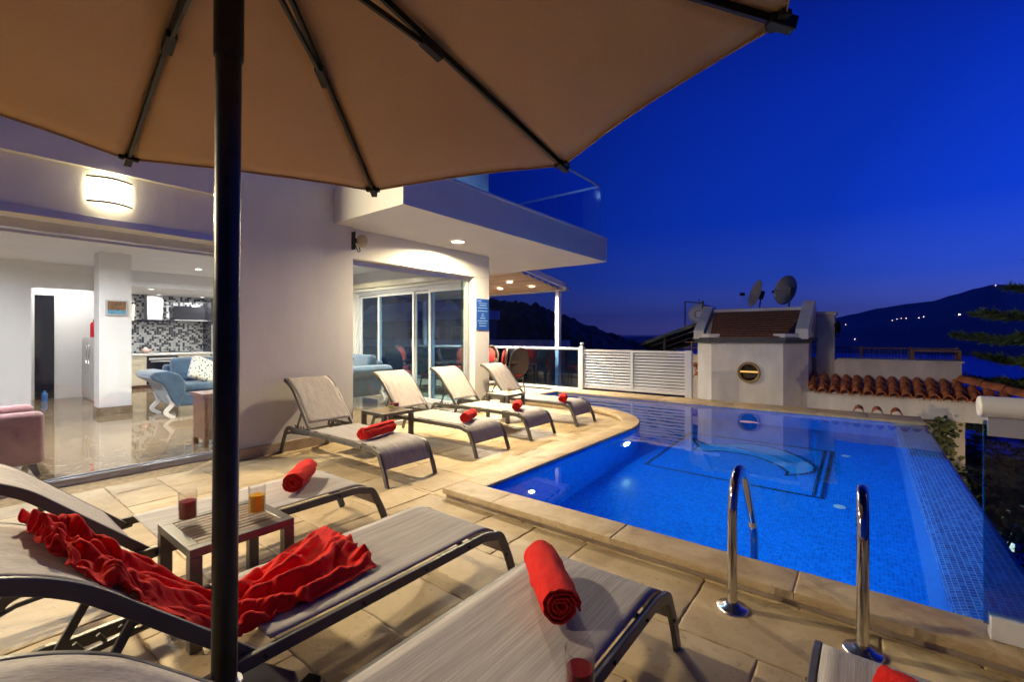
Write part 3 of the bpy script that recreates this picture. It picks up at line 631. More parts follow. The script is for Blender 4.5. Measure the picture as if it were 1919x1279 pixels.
def poollight(x, y, z, ang, label, power, vis=True):
    power *= 1.0
    t = thing('pool_light', label, 'pool light', (x, y, z), ang, 'underwater lights')
    MB().lathe([(.001, .012), (.085, .010), (.115, .004), (.12, -.01)], n=28, axis='y', cap=False).build('trim_ring', 'white_lacquer', t, smooth=True)
    MB().lathe([(.001, .018), (.07, .016), (.082, .008)], n=24, axis='y', cap=False).build('lens', 'pool_glow', t, smooth=True)
    area('lamp', (0, .03, 0), .16, power, (.26, .78, 1), (R(90), 0, 0), t, 170)
poollight(5.85, WY1-.01, -.42, R(180), 'glowing pool light on the wall under the curved end of the terrace', 74)
poollight(WX0+.01, .75, -.6, R(-90), 'underwater pool light in the near wall beside the ladder', 27)
poollight(FX-.6, WY1+1.9, -.5, R(180), 'x', 0) if False else None
for x, y, l in ((5.73, .20, 'small round white disc near the corner of the floor mosaic'), (7.72, .20, 'small round white disc beyond the far corner of the floor mosaic')):
    t = thing('floor_disc', l, 'pool inlet', (x, y, ZB+.001), group='floor discs')
    MB().lathe([(.055, 0), (.05, .010), (.03, .013), (.001, .013)], n=24, cap=False).build('cap', 'white_lacquer', t, smooth=True)  # pale round spots on the pool floor, built as small discs

# ================================================================== LOUNGERS
def make_lounger(ang):
    """foot at the origin, head towards +x; y is across"""
    root = thing('sun_lounger', 'lounger', 'sun lounger')
    W = .305; SH = .345
    path = [(-.055, 0), (-.012, .12), (.035, .22), (.075, .285), (.13, .325), (.20, .343), (.30, SH), (.8, SH), (1.38, SH), (1.70, .342), (1.80, .325), (1.865, .28), (1.91, .20), (1.955, .10), (1.99, 0)]
    for s in (-1, 1):
        P = smooth_path([(x, s*(W-.012), z-.022) if 3 < i < 10 else (x, s*(W-.012), max(z-.0, 0)) for i, (x, z) in enumerate(path)], 4)
        MB().sweep(P, [(-.012, -.024), (.012, -.024), (.012, .024), (-.012, .024)], up=(0, 0, 1) if False else (0, 1, 0)).build('_tmp', 'grey_frame', root) if False else None
        prof = [(-.023, -.012), (.023, -.012), (.023, .012), (-.023, .012)]
        MB().sweep(P, prof, up=(0, 1, 0)).build('side_frame', 'grey_frame', root, bevel=.004)
        bm_ = MB()
        for x, z in ((.335, .323), (.62, .323), (.95, .323), (1.33, .323), (.03, .17)): bm_.lathe([(.001, -.004), (.006, -.004), (.007, 0), (.007, .004)], (x, s*(W+.002), z), 10, axis='y', cap=False)
        bm_.build('bolts', 'bolt', root)
        MB().tube([(1.30, s*(W-.03), .30), (1.80, s*(W-.03), .265), (1.905, s*(W-.012), .235)], .011, 8).build('brace', 'grey_frame', root, smooth=True)
    for x, z in ((.30, .30), (1.38, .315), (1.84, .262)): MB().tube([(x, -W+.02, z), (x, W-.02, z)], .012, 8).build('cross_bar', 'grey_frame', root, smooth=True)
    # seat cloth draping over the foot
    cl = smooth_path([(-.002, 0, .155), (.035, 0, .235), (.075, 0, .296), (.13, 0, .335), (.20, 0, .352), (.30, 0, .354), (.7, 0, .352), (1.10, 0, .353), (1.30, 0, .355)], 7)
    m = MB(); nn = len(cl)-1
    def seat(u, v):
        p = cl[min(nn, round(u*nn))]; y = (-1+2*v)*(W-.028); sag = .012*(1-(2*v-1)**2)*min(1, max(0, (p.x-.1)*4))*min(1, max(0, (1.3-p.x)*6)); return (p.x, y, p.z-sag)
    m.grid(nn, 12, seat); m.build('seat_cloth', 'sling_fabric', root, smooth=True, solid=.003, angle=180)
    # back rest
    hx, hz = 1.38, .345; a = R(ang); dx, dz = math.cos(a), math.sin(a)
    c = [(hx-.05*dx, hz-.05*dz), (hx+.15*dx, hz+.15*dz), (hx+.35*dx, hz+.35*dz), (hx+.50*dx, hz+.50*dz)]
    x, z = c[-1]
    for k, da in enumerate((6, 14, 22, 30)): x += .075*math.cos(a-R(da)); z += .075*math.sin(a-R(da)); c.append((x, z))
    for s in (-1, 1):
        P = smooth_path([(x, s*(W-.040), z) for x, z in c], 4)
        MB().sweep(P, [(-.022, -.010), (.022, -.010), (.022, .010), (-.022, .010)], up=(0, 1, 0)).build('back_frame', 'grey_frame', root, bevel=.004)
    MB().tube([(c[-1][0], -W+.045, c[-1][1]), (c[-1][0], W-.045, c[-1][1])], .012, 8).build('top_bar', 'grey_frame', root, smooth=True)
    P = smooth_path([(x-.014*dz, 0, z+.014*dx) for x, z in c], 6); P = [p for p in P if p.x > hx+.045*dx-.014*dz]; nn2 = len(P)-1
    def back(u, v):
        p = P[min(nn2, round(u*nn2))]; y = (-1+2*v)*(W-.05); sag = .014*(1-(2*v-1)**2)*math.sin(math.pi*min(1, u)); return (p.x+sag*dz, y, p.z+.006-sag*dx)
    MB().grid(nn2, 12, back).build('back_cloth', 'sling_fabric', root, smooth=True, solid=.003, angle=180)
    # ratchet support
    sx, sz = hx+.36*dx, hz+.36*dz; ex = hx+.36*dx+.10
    for s in (-1, 1):
        MB().bar((sx, s*.2, sz), (min(1.80, ex+.10), s*.2, .29), .014, .026).build('support_arm', 'grey_frame', root, bevel=.002)
        rk = MB().bar((1.55, s*.225, .315), (1.84, s*.225, .285), .012, .022)
        for k in range(4): rk.bar((1.58+k*.06, s*.225, .318), (1.60+k*.06, s*.225, .352), .010, .012)
        rk.build('ratchet', 'grey_frame', root)
    MB().tube([(sx, -.23, sz), (sx, .23, sz)], .009, 8).build('support_bar', 'grey_frame', root, smooth=True)
    return root
up_ = make_lounger(49); lo_ = make_lounger(44); up_used = lo_used = False
FAR = 'sun loungers in the row beside the villa'; NEAR = 'sun loungers in the row nearest the camera'
def place_l(src, x, y, rz, label, group):
    o = src if not src.get('used') else copy_tree(src)
    src['used'] = 1
    o.location = (x, y, 0); o.rotation_euler.z = rz; o['label'] = label; o['group'] = group
    if 'used' in o and o is not src: del o['used']
    return o
for x, y, l in ((2.86, 3.50, 'upright taupe sun lounger in front of the blank white wall, first of the villa row'),
                (4.115, 3.54, 'upright taupe sun lounger right of the cocktail table, its back before the window sofa'),
                (5.21, 3.56, 'upright taupe lounger left of the far side table, third of the villa row'),
                (6.40, 3.54, 'upright taupe sun lounger by the curved end of the terrace, farthest of the villa row')):
    place_l(up_, x, y, R(90), l, FAR)
for x, y, l in ((2.02, 3.085, 'reclined taupe sun lounger behind the slatted side table'),
                (2.02, 1.895, 'reclined taupe sun lounger under the crumpled red towel, behind the parasol pole'),
                (2.00, .955, 'reclined taupe lounger in the foreground, rolled towel on its foot'),
                (2.02, -.165, 'lounger with only its foot corner showing at the bottom right')):
    place_l(lo_, x, y, R(180), l, NEAR)
del up_['used'], lo_['used']
# ------------------------------------------------------------------ side tables
def make_table():
    t = thing('side_table', 'table', 'side table'); S_ = .23; H_ = .46
    MB().box((-S_, -S_, H_-.04), (S_, -S_+.05, H_)).box((-S_, S_-.05, H_-.04), (S_, S_, H_)).box((-S_, -S_+.0501, H_-.04), (-S_+.05, S_-.0501, H_)).box((S_-.05, -S_+.0501, H_-.04), (S_, S_-.0501, H_)).build('frame', 'grey_frame', t, bevel=.003)
    for sx in (-1, 1):
        for sy in (-1, 1): MB().box((min(sx*S_, sx*(S_-.05)), min(sy*S_, sy*(S_-.05)), 0), (max(sx*S_, sx*(S_-.05)), max(sy*S_, sy*(S_-.05)), H_-.041)).build('leg', 'grey_frame', t, bevel=.003)
    m = MB(); n_ = 9; w_ = (2*S_-.104)/n_
    for i in range(n_): m.box((-S_+.052, -S_+.052+i*w_+.004, H_-.018), (S_-.052, -S_+.052+(i+1)*w_-.004, H_-.002))
    m.build('slatted_top', 'table_slats', t, bevel=.001); bx((-S_+.051, -S_+.051, H_-.035), (S_-.051, S_-.051, H_-.022)).build('gap_shade_sheet', 'black_rubber', t); return t  # dark sheet below the slats puts shade into their gaps
tb = make_table(); tl = ['slatted side table with tall red and yellow drinks beside the parasol pole', 'slatted side table with two short drinks between the first two villa loungers',
                         'slatted side table with one yellow drink beside the farthest lounger', 'side table below the picture edge carrying the dark red drink']
for i, (x, y) in enumerate([(.925, 2.555), (3.56, 4.77), (5.84, 4.68), (.82, .37)]):
    o = tb if i == 0 else copy_tree(tb); o.location = (x, y, 0); o['label'] = tl[i]; o['group'] = 'side tables between the loungers'
    if i in (1, 2): o.rotation_euler.z = R(90)
# ------------------------------------------------------------------ drinks
def drink(x, y, z, r, h, fill, mat, label, cat='drink', base=.030, n=32):
    t = thing('drink_glass', label, 'glass', (x, y, z))
    MB().lathe([(.001, 0), (r*.93, 0), (r*.97, .006), (r, h), (r-.0022, h), (r-.003, base+.004), (r*.7, base), (.001, base-.003)], n=n, cap=False).build('tumbler', 'tumbler_glass', t, smooth=True, angle=50)
    MB().lathe([(.001, base+.0015), (r*.7, base+.002), (r-.0045, base+.006), (r-.004, fill), (.001, fill)], n=n, cap=False).build('liquid', mat, t, smooth=True, angle=50)
    return t
drink(.785, 2.655, .462, .040, .165, .118, 'red_drink', 'tall glass of red juice, left one on the slatted table by the pole')
drink(1.035, 2.475, .462, .040, .165, .118, 'orange_drink', 'tall glass of yellow orange juice right of the parasol pole')
drink(.985, .555, .462, .037, .165, .118, 'red_drink', 'tall glass of dark red drink at the bottom edge of the view')
k = drink(3.55, 4.68, .462, .038, .075, .055, 'yellow_drink', 'short glass of bright yellow drink with a straw on the cocktail table')
MB().tube([(-.01, 0, .03), (.03, .01, .13)], .0025, 6).build('straw', 'black_rubber', k); MB().lathe([(.001, -.016), (.012, -.010), (.016, 0), (.012, .010), (.001, .016)], (.02, .02, .085), 12, cap=False).build('garnish', 'red_cushion', k, smooth=True)
drink(3.68, 4.76, .462, .040, .085, .070, 'red_drink', 'short glass of dark red drink behind the yellow cocktail')
drink(5.84, 4.60, .462, .038, .085, .060, 'orange_drink', 'short glass of golden drink on the farthest side table')
# ------------------------------------------------------------------ rolled towels
def make_roll(seed, Ln=.36, rad=.058):
    rr = random.Random(seed); turns = 4.2; nA = 110; nL = 26; th = .0085; off = rr.uniform(0, 6)
    m = MB(); vs = []
    for layer in (0, 1):
        for i in range(nA+1):
            f = i/nA; a = off + f*turns*2*math.pi; r = .010 + (rad-.010)*f - (th if layer else 0)
            for j in range(nL+1):
                t = j/nL; edge_ = (abs(2*t-1))**8; x = (t-.5)*Ln*(1+.02*math.sin(a*1.3+off)) + .004*noise.noise(Vector((f*9, t*3, seed)))
                wob = .0075*noise.noise(Vector((math.cos(a)*2.4+seed, math.sin(a)*2.4, t*7))) + .0045*noise.noise(Vector((math.cos(a)*5+seed, math.sin(a)*5, t*16))); q = r*(1-.05*edge_) + wob
                vs.append((x, q*math.cos(a), max(q*math.sin(a)*.93, -rad*.90) + rad*.90))
    K = (nA+1)*(nL+1); W_ = nL+1; fs = []
    for i in range(nA):
        for j in range(nL):
            a0 = i*W_+j; fs += [(a0, a0+W_, a0+W_+1, a0+1), (K+a0, K+a0+1, K+a0+W_+1, K+a0+W_)]
        for j in (0, nL): a0 = i*W_+j; fs.append((a0, a0+W_, K+a0+W_, K+a0) if j else (a0, K+a0, K+a0+W_, a0+W_))
    for i in (0, nA):
        for j in range(nL): a0 = i*W_+j; fs.append((a0, a0+1, K+a0+1, K+a0))
    m.add(vs, fs); return m
for i, (x0, y0, x1, y1, rad, l) in enumerate([
        (2.64, 3.95, 3.10, 4.07, .072, 'rolled red towel lying long across the lounger before the blank white wall'),
        (3.93, 3.78, 4.24, 3.93, .070, 'rolled red towel on the lounger right of the cocktail table'),
        (4.98, 3.80, 5.26, 3.98, .070, 'rolled red towel on the third villa lounger, beside the far side table'),
        (6.05, 3.72, 6.33, 3.86, .070, 'rolled red towel on the farthest lounger by the curved terrace end'),
        (1.47, 2.98, 1.72, 3.26, .078, 'rolled red towel on the lounger behind the slatted side table'),
        (1.39, .86, 1.66, 1.14, .080, 'big rolled red towel on the foreground lounger above the dark drink'),
        (1.49, -.33, 1.63, -.05, .072, 'rolled red towel cut off at the bottom right corner of the view')]):
    ln = math.hypot(x1-x0, y1-y0); o = make_roll(i*3+1, max(.34, ln), rad).build('rolled_towel', 'red_terry', smooth=True, angle=60, loc=((x0+x1)/2, (y0+y1)/2, .352), rz=math.atan2(y1-y0, x1-x0))
    tag(o, l, 'towel', 'rolled red towels')
# ------------------------------------------------------------------ crumpled towel: a small cloth simulation on the lounger
def lsurf(x):
    """height of the reclined lounger (second near one) at world x"""
    u = 2.02 - x; a = R(44); hx, hz = 1.38, .345
    if u < hx-.01: return .350
    d = (u-hx)/math.cos(a)
    if d < .5: return hz + .018 + d*math.sin(a)
    xx, zz, px_, pz = hx+.5*math.cos(a), hz+.5*math.sin(a), 0, 0
    for da in (6, 14, 22, 30):
        nx_, nz = xx+.075*math.cos(a-R(da)), zz+.075*math.sin(a-R(da))
        if u <= nx_: return zz + (nz-zz)*(u-xx)/(nx_-xx) + .018
        xx, zz = nx_, nz
    return zz + .018
def crumple():
    nu, nv = 170, 84
    ul = np.linspace(0, 1, nu); vl = np.linspace(0, 1, nv)
    ks = [0, .12, .28, .42, .55, .68, .82, 1.0]; kx = [.21, .28, .39, .55, .70, .86, 1.05, 1.29]; ky = [1.95, 1.93, 1.90, 1.87, 1.87, 1.92, 1.97, 2.04]; kw = [.19, .25, .25, .21, .15, .19, .25, .30]
    cx = np.interp(ul, ks, kx)[:, None]; cy = np.interp(ul, ks, ky)[:, None]; hw = np.interp(ul, ks, kw)[:, None]
    U, V0 = np.meshgrid(ul, vl, indexing='ij')
    def nz(fu, fv, sd):
        o = np.zeros((nu, nv))
        for i in range(nu):
            for j in range(nv): o[i, j] = noise.noise(Vector((ul[i]*fu, vl[j]*fv, sd)))
        return o
    n1, n2, n3, n4 = nz(4.5, 2.5, 1.3), nz(10, 6, 4.1), nz(3.2, 2.0, 9.7), nz(24, 14, 2.9)
    xs = np.linspace(-.4, 2.1, 700); hs = np.array([lsurf(x) for x in xs])
    # accordion start: long folds whose spacing and direction wander
    ph = 3.4*V0 + 1.5*n1 + .9*(U-.5)*np.sin(U*5) + .35*n2
    tri = 1-2*np.abs((ph % 1)-.5)*2*.5*2
    fold = 1-np.abs(((ph*1.0) % 1)*2-1)
    env = (1-np.abs(2*V0-1)**6)
    amp = (.075+.055*n3)*env*(1-.55*U**3)
    cross = 1-np.abs(((3.6*U+2.0*n3+.8*V0+.4*n2) % 1)*2-1)
    Z = amp*fold + .040*cross*env*(.6+n1) + .012*np.abs(n2)
    X = cx + (V0-.5)*.16*(U-.35) + .018*n2 + .018*n3 + (fold-.5)*.018
    Y = cy + (V0*2-1)*hw + .014*n2 + .5*hw*.25*np.sin(2*math.pi*ph)*env*.35
    P = np.stack([X, Y, Z + np.interp(X, xs, hs) + .008], -1); Vv = np.zeros_like(P)
    du, dv = 1.85/(nu-1), .92/(nv-1)
    def pas(Q, a, b, rest, k, only=False):
        d = Q[b]-Q[a]; l = np.linalg.norm(d, axis=-1, keepdims=True)+1e-9; f = k*(l-rest)/l
        if only: f = np.minimum(f, 0)
        Q[a] += d*f*.5; Q[b] -= d*f*.5
    s_ = slice; A = s_(None)
    dt = .010
    for it in range(12):
        Vv[..., 2] -= 9.8*dt*.35; Q = P+Vv*dt
        for _ in range(4):
            for p in (0, 1):
                e = p+2*((nu-1-p)//2); pas(Q, (s_(p, e, 2), A), (s_(p+1, e+1, 2), A), du, .8)
                e = p+2*((nv-1-p)//2); pas(Q, (A, s_(p, e, 2)), (A, s_(p+1, e+1, 2)), dv, .8)
            pas(Q, (s_(0, nu-1), s_(0, nv-1)), (s_(1, nu), s_(1, nv)), math.hypot(du, dv), .15); pas(Q, (s_(1, nu), s_(0, nv-1)), (s_(0, nu-1), s_(1, nv)), math.hypot(du, dv), .15)
            for k_ in (3, 5): pas(Q, (s_(0, nu-k_), A), (s_(k_, nu), A), du*k_*.72, .12, True); pas(Q, (A, s_(0, nv-k_)), (A, s_(k_, nv)), dv*k_*.66, .12, True)
            lim = hw*1.12; Q[..., 1] = cy+np.clip(Q[..., 1]-cy, -lim, lim); Q[..., 0] += (X-Q[..., 0])*.04; Q[..., 1] += (Y-Q[..., 1])*.02
            S = np.interp(Q[..., 0], xs, hs)+.006; Q[..., 2] = np.clip(Q[..., 2], S, S+.12-.05*U**3)
        Vv = (Q-P)/dt*.86; P = Q
    for _ in range(4): P[1:-1, 1:-1] = P[1:-1, 1:-1]*.6+.1*(P[:-2, 1:-1]+P[2:, 1:-1]+P[1:-1, :-2]+P[1:-1, 2:])
    m = MB(); m.add([tuple(map(float, p)) for p in P.reshape(-1, 3)], [(i*nv+j, (i+1)*nv+j, (i+1)*nv+j+1, i*nv+j+1) for i in range(nu-1) for j in range(nv-1)])
    return m
o = crumple().build('crumpled_towel', 'red_terry', smooth=True, angle=180, solid=.006, subd=1, fix=False)
tag(o, 'large crumpled red towel thrown along the lounger behind the parasol pole', 'towel')

# ================================================================== PARASOL
def dl(d, l, z): return Vector((d*math.cos(YAW)+l*math.sin(YAW), d*math.sin(YAW)-l*math.cos(YAW), z))
pb = dl(1.28, -.817, 0); ptop = dl(1.28, -.797, 2.80)
par = thing('parasol', 'large brown parasol with a black centre pole standing between the near loungers', 'parasol', tuple(pb))
def R_(mb): return rel(mb, tuple(pb))
def pp(z): return pb + (ptop-pb)*(z/2.8)
R_(MB().tube([pp(.16), pp(1.2), pp(2.2)], .0325, 28, up=(0, 1, 0))).build('pole', 'pole_paint', par, smooth=True)
R_(MB().tube([pp(2.185), pp(2.19), pp(2.80)], .0375, 28, up=(0, 1, 0), scales=[.97, 1, 1])).build('pole_sleeve', 'pole_paint', par, smooth=True)
TZ = 2.33; hub = pp(2.76); rad_ = 1.764*.93; cen = (1.377*.93, -.905*.93 + .012)
tips = [dl(cen[0]+rad_*math.cos(R(-2.2+45*k)), cen[1]+rad_*math.sin(R(-2.2+45*k)), TZ) for k in range(8)]
R_(MB().lathe([(.04, -.05), (.075, -.04), (.08, 0), (.06, .03), (.03, .035)], tuple(hub), 24)).build('hub', 'black_metal', par, smooth=True)
run = pp(2.60); R_(MB().lathe([(.040, -.10), (.046, -.09), (.046, 0), (.07, .01), (.07, .035), (.04, .04)], tuple(run), 24)).build('runner', 'black_metal', par, smooth=True)
for k in range(8):
    A_, B_ = tips[k], tips[(k+1) % 8]; top = hub + Vector((0, 0, .03))
    def pan(u, v):
        e = A_.lerp(B_, v); mid = math.sin(math.pi*v); e = e + (hub-e)*.024*mid
        p = top.lerp(e + Vector((0, 0, .012)), u); p.z -= .030*mid*u*(1-u*.4)*1.0 - .012*mid*u*u
        p.z += .003*noise.noise(p*5); return p
    R_(MB().grid(18, 14, pan)).build('canopy_panel', 'umbrella_cloth', par, smooth=True, solid=.0022, angle=180)
    hem = [pan(1, v/14) - Vector((0, 0, .004)) for v in range(15)]
    R_(MB().sweep(hem, [(-.002, -.006), (.002, -.006), (.002, .006), (-.002, .006)])).build('hem', 'umbrella_cloth', par)
    rib = MB().bar(hub, A_ + (A_-hub).normalized()*.015, .016, .026); rb = R_(rib).build('rib', 'black_metal', par, bevel=.002)
    d_ = (A_-hub).normalized()
    cp_ = MB().bar(A_-d_*.05, A_+d_*.03, .034, .04).bar(A_-Vector((d_.y, -d_.x, 0)).normalized()*.042-d_*.02, A_+Vector((d_.y, -d_.x, 0)).normalized()*.042-d_*.02, .03, .018)
    R_(cp_).build('end_cap', 'black_rubber', rb, bevel=.003)
    j = hub.lerp(A_, .44) - Vector((0, 0, .022))
    st_ = R_(MB().bar(run + Vector((d_.x*.06, d_.y*.06, .02)), j, .014, .022)).build('strut', 'black_metal', par, bevel=.002)
    R_(MB().bar(j-d_*.05, j+d_*.05, .036, .034).lathe([(.001, -.022), (.008, -.022), (.008, .022), (.001, .022)], tuple(j + d_*.02), 10, axis='y', cap=False)).build('joint', 'black_rubber', par, bevel=.003)
bs = thing('umbrella_stand', 'dark grey parasol base with a tube sleeve and clamping knob below the lounger', 'parasol base', tuple(pb))
R_(MB().tube([pp(.10), pp(.405)], .040, 28, up=(0, 1, 0))).build('sleeve', 'black_metal', bs, smooth=True)
R_(MB().lathe([(.034, -.006), (.045, -.006), (.0465, 0), (.045, .007), (.034, .007)], tuple(pp(.41)), 28)).build('ring', 'aluminium', bs, smooth=True)
R_(MB().tube([pp(.30)+Vector((.03, -.02, 0)), pp(.30)+Vector((.085, -.055, 0))], .010, 10).lathe([(.001, -.012), (.02, -.012), (.024, 0), (.02, .012), (.001, .012)], tuple(pp(.30)+Vector((.10, -.064, 0))), 14, axis='y', cap=False)).build('knob', 'black_rubber', bs, smooth=True)
for a in (20, 110, 200, 290):
    c2, s2 = math.cos(R(a)), math.sin(R(a)); q = [(.03, .03), (.32, .03), (.36, .08), (.36, .30), (.30, .36), (.08, .36), (.03, .32)]
    m = MB().prism([(pb.x + x*c2 - y*s2, pb.y + x*s2 + y*c2) for x, y in q], .01, .185); R_(m).build('weight_slab', 'base_plastic', bs, bevel=.015, seg=3)
R_(MB().bar(pb+Vector((-.36*math.cos(R(20)), -.36*math.sin(R(20)), .165)), pb+Vector((.36*math.cos(R(20)), .36*math.sin(R(20)), .165)), .05, .04).bar(pb+Vector((.36*math.sin(R(20)), -.36*math.cos(R(20)), .166)), pb+Vector((-.36*math.sin(R(20)), .36*math.cos(R(20)), .166)), .05, .04)).build('cross_frame', 'black_metal', bs)

# ================================================================== FURNITURE INSIDE AND ON THE DINING TERRACE
def blob(mb_fn, name, mat, par_, bev=.05, subd=0): return mb_fn.build(name, mat, par_, smooth=True, bevel=bev, seg=5, angle=60)
def make_sofa():
    t = thing('sofa', 'sofa', 'sofa')          # width along x, front towards -y
    blob(bx((-.85, -.42, .18), (.85, .42, .42)), 'base', 'blue_velvet', t, .06)
    for s in (-1, 1):
        m = MB(); sec = [(.0, .16), (.10*s, .30), (.16*s, .45), (.22*s, .58), (.36*s, .66), (.40*s, .72), (.33*s, .79), (.15*s, .80), (.0, .74), (-.09*s, .62), (-.10*s, .40)]
        m.prism([(s*.85 + x, z) for x, z in sec], -.44, .44, 'y'); blob(m, 'arm', 'blue_velvet', t, .03)
        m = MB(); 
        for y in (-.38, .38): m.sweep(smooth_path([(s*.98, y, .40), (s*.93, y, .24), (s*1.02, y, .10), (s*.90, y, .0)]), [(-.03, -.025), (.03, -.025), (.03, .025), (-.03, .025)], up=(0, 1, 0))
        m.build('leg', 'white_lacquer', t, smooth=True)
        blob(bx((-.80 if s < 0 else .01, -.40, .42), (-.01 if s < 0 else .80, .22, .56)), 'seat_cushion', 'blue_velvet', t, .05)
        m = MB().obox((s*.40, .28, .76), (.74, .20, .46), (R(-14), 0, 0)); blob(m, 'back_cushion', 'blue_velvet', t, .08)
    blob(bx((-.85, .36, .30), (.85, .50, .86)), 'back', 'blue_velvet', t, .05)
    return t
s1 = make_sofa(); s1.location = (3.42, 9.55, .018); s1['label'] = 'blue velvet sofa with curved white legs in front of the kitchen'
s2_ = copy_tree(s1); s2_.location = (5.30, 8.75, .018); s2_.rotation_euler.z = R(-90); s2_['label'] = 'blue velvet sofa seen through the corner window, its arm towards the pool'
o = MB().obox((0, 0, 0), (.42, .13, .42), (0, 0, 0)).build('cushion', 'pattern_cloth', smooth=True, bevel=.06, seg=4, loc=(2.98, 9.33, .80)); o.rotation_euler = (R(-18), R(22), R(8)); tag(o, 'cream cushion with blue dots on the sofa in front of the kitchen', 'cushion')
o = MB().obox((0, 0, 0), (.46, .14, .46), (0, 0, 0)).build('cushion', 'blue_velvet', smooth=True, bevel=.06, seg=4, loc=(5.0, 8.25, .84)); o.rotation_euler = (R(-12), R(18), R(-40)); tag(o, 'plain blue cushion on the sofa behind the corner window', 'cushion')
t = thing('armchair', 'dusty pink velvet armchair just inside the long sliding door', 'armchair', (.2, 6.8, .018))
blob(bx((-.45, -.30, .14), (.44, .30, .42)), 'seat', 'pink_velvet', t, .06); blob(bx((-.42, -.28, .42), (.45, .28, .52)), 'seat_cushion', 'pink_velvet', t, .04)
for s in (-1, 1): blob(bx((-.46, min(s*.29, s*.46), .13), (.49, max(s*.29, s*.46), .64)), 'arm', 'pink_velvet', t, .055)
blob(bx((-.62, -.46, .14), (-.40, .46, .86)), 'backrest', 'pink_velvet', t, .07)
for x in (-.52, .40):
    for s in (-1, 1): MB().sweep([(x, s*.36, .14), (x+.05, s*.40, 0)], [(-.035, -.03), (.035, -.03), (.035, .03), (-.035, .03)], up=(0, 1, 0), scales=[1, .5]).build('leg', 'grey_wood', t)
t = thing('side_cabinet', 'dark brown wooden side cabinet standing just inside the glass behind the pole', 'cabinet', (2.28, 6.60, .018))
MB().box((-.21, -.20, .09), (.21, .20, .62)).build('body', 'dark_wood', t, bevel=.006); MB().box((-.235, -.225, .622), (.235, .225, .665)).build('top', 'dark_wood', t, bevel=.006)
MB().box((-.18, -.212, .13), (-.008, -.201, .58)).build('door', 'dark_wood', t, bevel=.003); MB().box((.008, -.212, .13), (.18, -.201, .58)).build('door', 'dark_wood', t, bevel=.003)
for x in (-.19, .19):
    for y in (-.18, .18): MB().box((x-.025, y-.025, 0), (x+.025, y+.025, .089)).build('leg', 'dark_wood', t)
# kitchen
kt = thing('kitchen_unit', 'cream kitchen base units with white worktop along the mosaic wall', 'kitchen unit', (3.9, 15.2, .018)); KO = (3.9, 15.2, .018)
rel(MB().box((2.75, 14.92, .10), (5.2, 15.49, .88)), KO).build('carcass', 'cream_lacquer', kt); rel(MB().box((2.73, 14.86, .881), (5.2, 15.495, .93)), KO).build('worktop', 'worktop', kt, bevel=.004)
rel(MB().box((2.8, 14.97, .018), (5.15, 15.4, .099)), KO).build('plinth', 'dark_wood', kt)
for x0, x1 in ((2.76, 3.10), (3.11, 3.46), (4.21, 4.58), (4.59, 4.96)):
    for z0, z1 in ((.11, .50), (.51, .70), (.71, .87)):
        d_ = rel(MB().box((x0, 14.895, z0), (x1, 14.918, z1)), KO).build('drawer_front', 'cream_lacquer', kt, bevel=.002)
        rel(MB().box(((x0+x1)/2-.08, 14.875, z1-.05), ((x0+x1)/2+.08, 14.893, z1-.035)), KO).build('handle', 'aluminium', d_)
t = thing('oven', 'black built-in oven with a steel handle under the kitchen worktop', 'oven', (3.83, 14.9, .12))
MB().box((-.34, -.035, 0), (.34, .015, .74)).build('oven_front', 'black_glass', t, bevel=.004); MB().tube([(-.27, -.075, .60), (.27, -.075, .60)], .012, 8).build('handle', 'aluminium', t, smooth=True); MB().box((-.30, -.039, .64), (.30, -.036, .70)).build('control_strip', 'aluminium', t)
t = thing('cooker_hood', 'steel chimney cooker hood on the mosaic wall', 'cooker hood', (3.74, 15.3, 1.78))
MB().box((-.17, -.12, .06), (.17, .195, .739)).build('chimney', 'aluminium', t, bevel=.003); MB().box((-.42, -.25, 0), (.42, .195, .055)).build('hood_canopy', 'black_glass', t, bevel=.004)
t = thing('wall_cabinet', 'wide black glass wall cabinet right of the cooker hood', 'wall cabinet', (4.56, 15.3, 1.80)); MB().box((-.42, -.18, 0), (.42, .195, .44)).build('body', 'black_glass', t, bevel=.003); MB().box((-.40, -.190, .03), (.40, -.183, .05)).build('handle', 'aluminium', t)
t = thing('wall_cabinet', 'small cream wall cabinet left of the cooker hood', 'wall cabinet', (3.16, 15.3, 1.80)); MB().box((-.15, -.15, 0), (.13, .195, .44)).build('body', 'cream_lacquer', t, bevel=.003)
t = thing('refrigerator', 'tall black refrigerator at the right end of the kitchen', 'refrigerator', (5.08, 14.9, .018)); MB().box((-.115, -.02, 0), (.115, .595, 2.35)).build('body', 'black_glass', t, bevel=.006)
MB().box((-.10, -.045, .8), (-.08, -.025, 1.7)).build('handle', 'aluminium', t)
o = MB().lathe([(.001, 0), (.06, .0), (.085, .05), (.075, .10), (.03, .13), (.012, .135), (.012, .15), (.001, .152)], n=20, cap=False).tube(smooth_path([(.07, 0, .04), (.12, 0, .07), (.14, 0, .12)]), .012, 8).build('teapot', 'pink_ceramic', smooth=True, loc=(3.52, 15.1, .949)); tag(o, 'pink teapot on the white kitchen worktop', 'teapot')
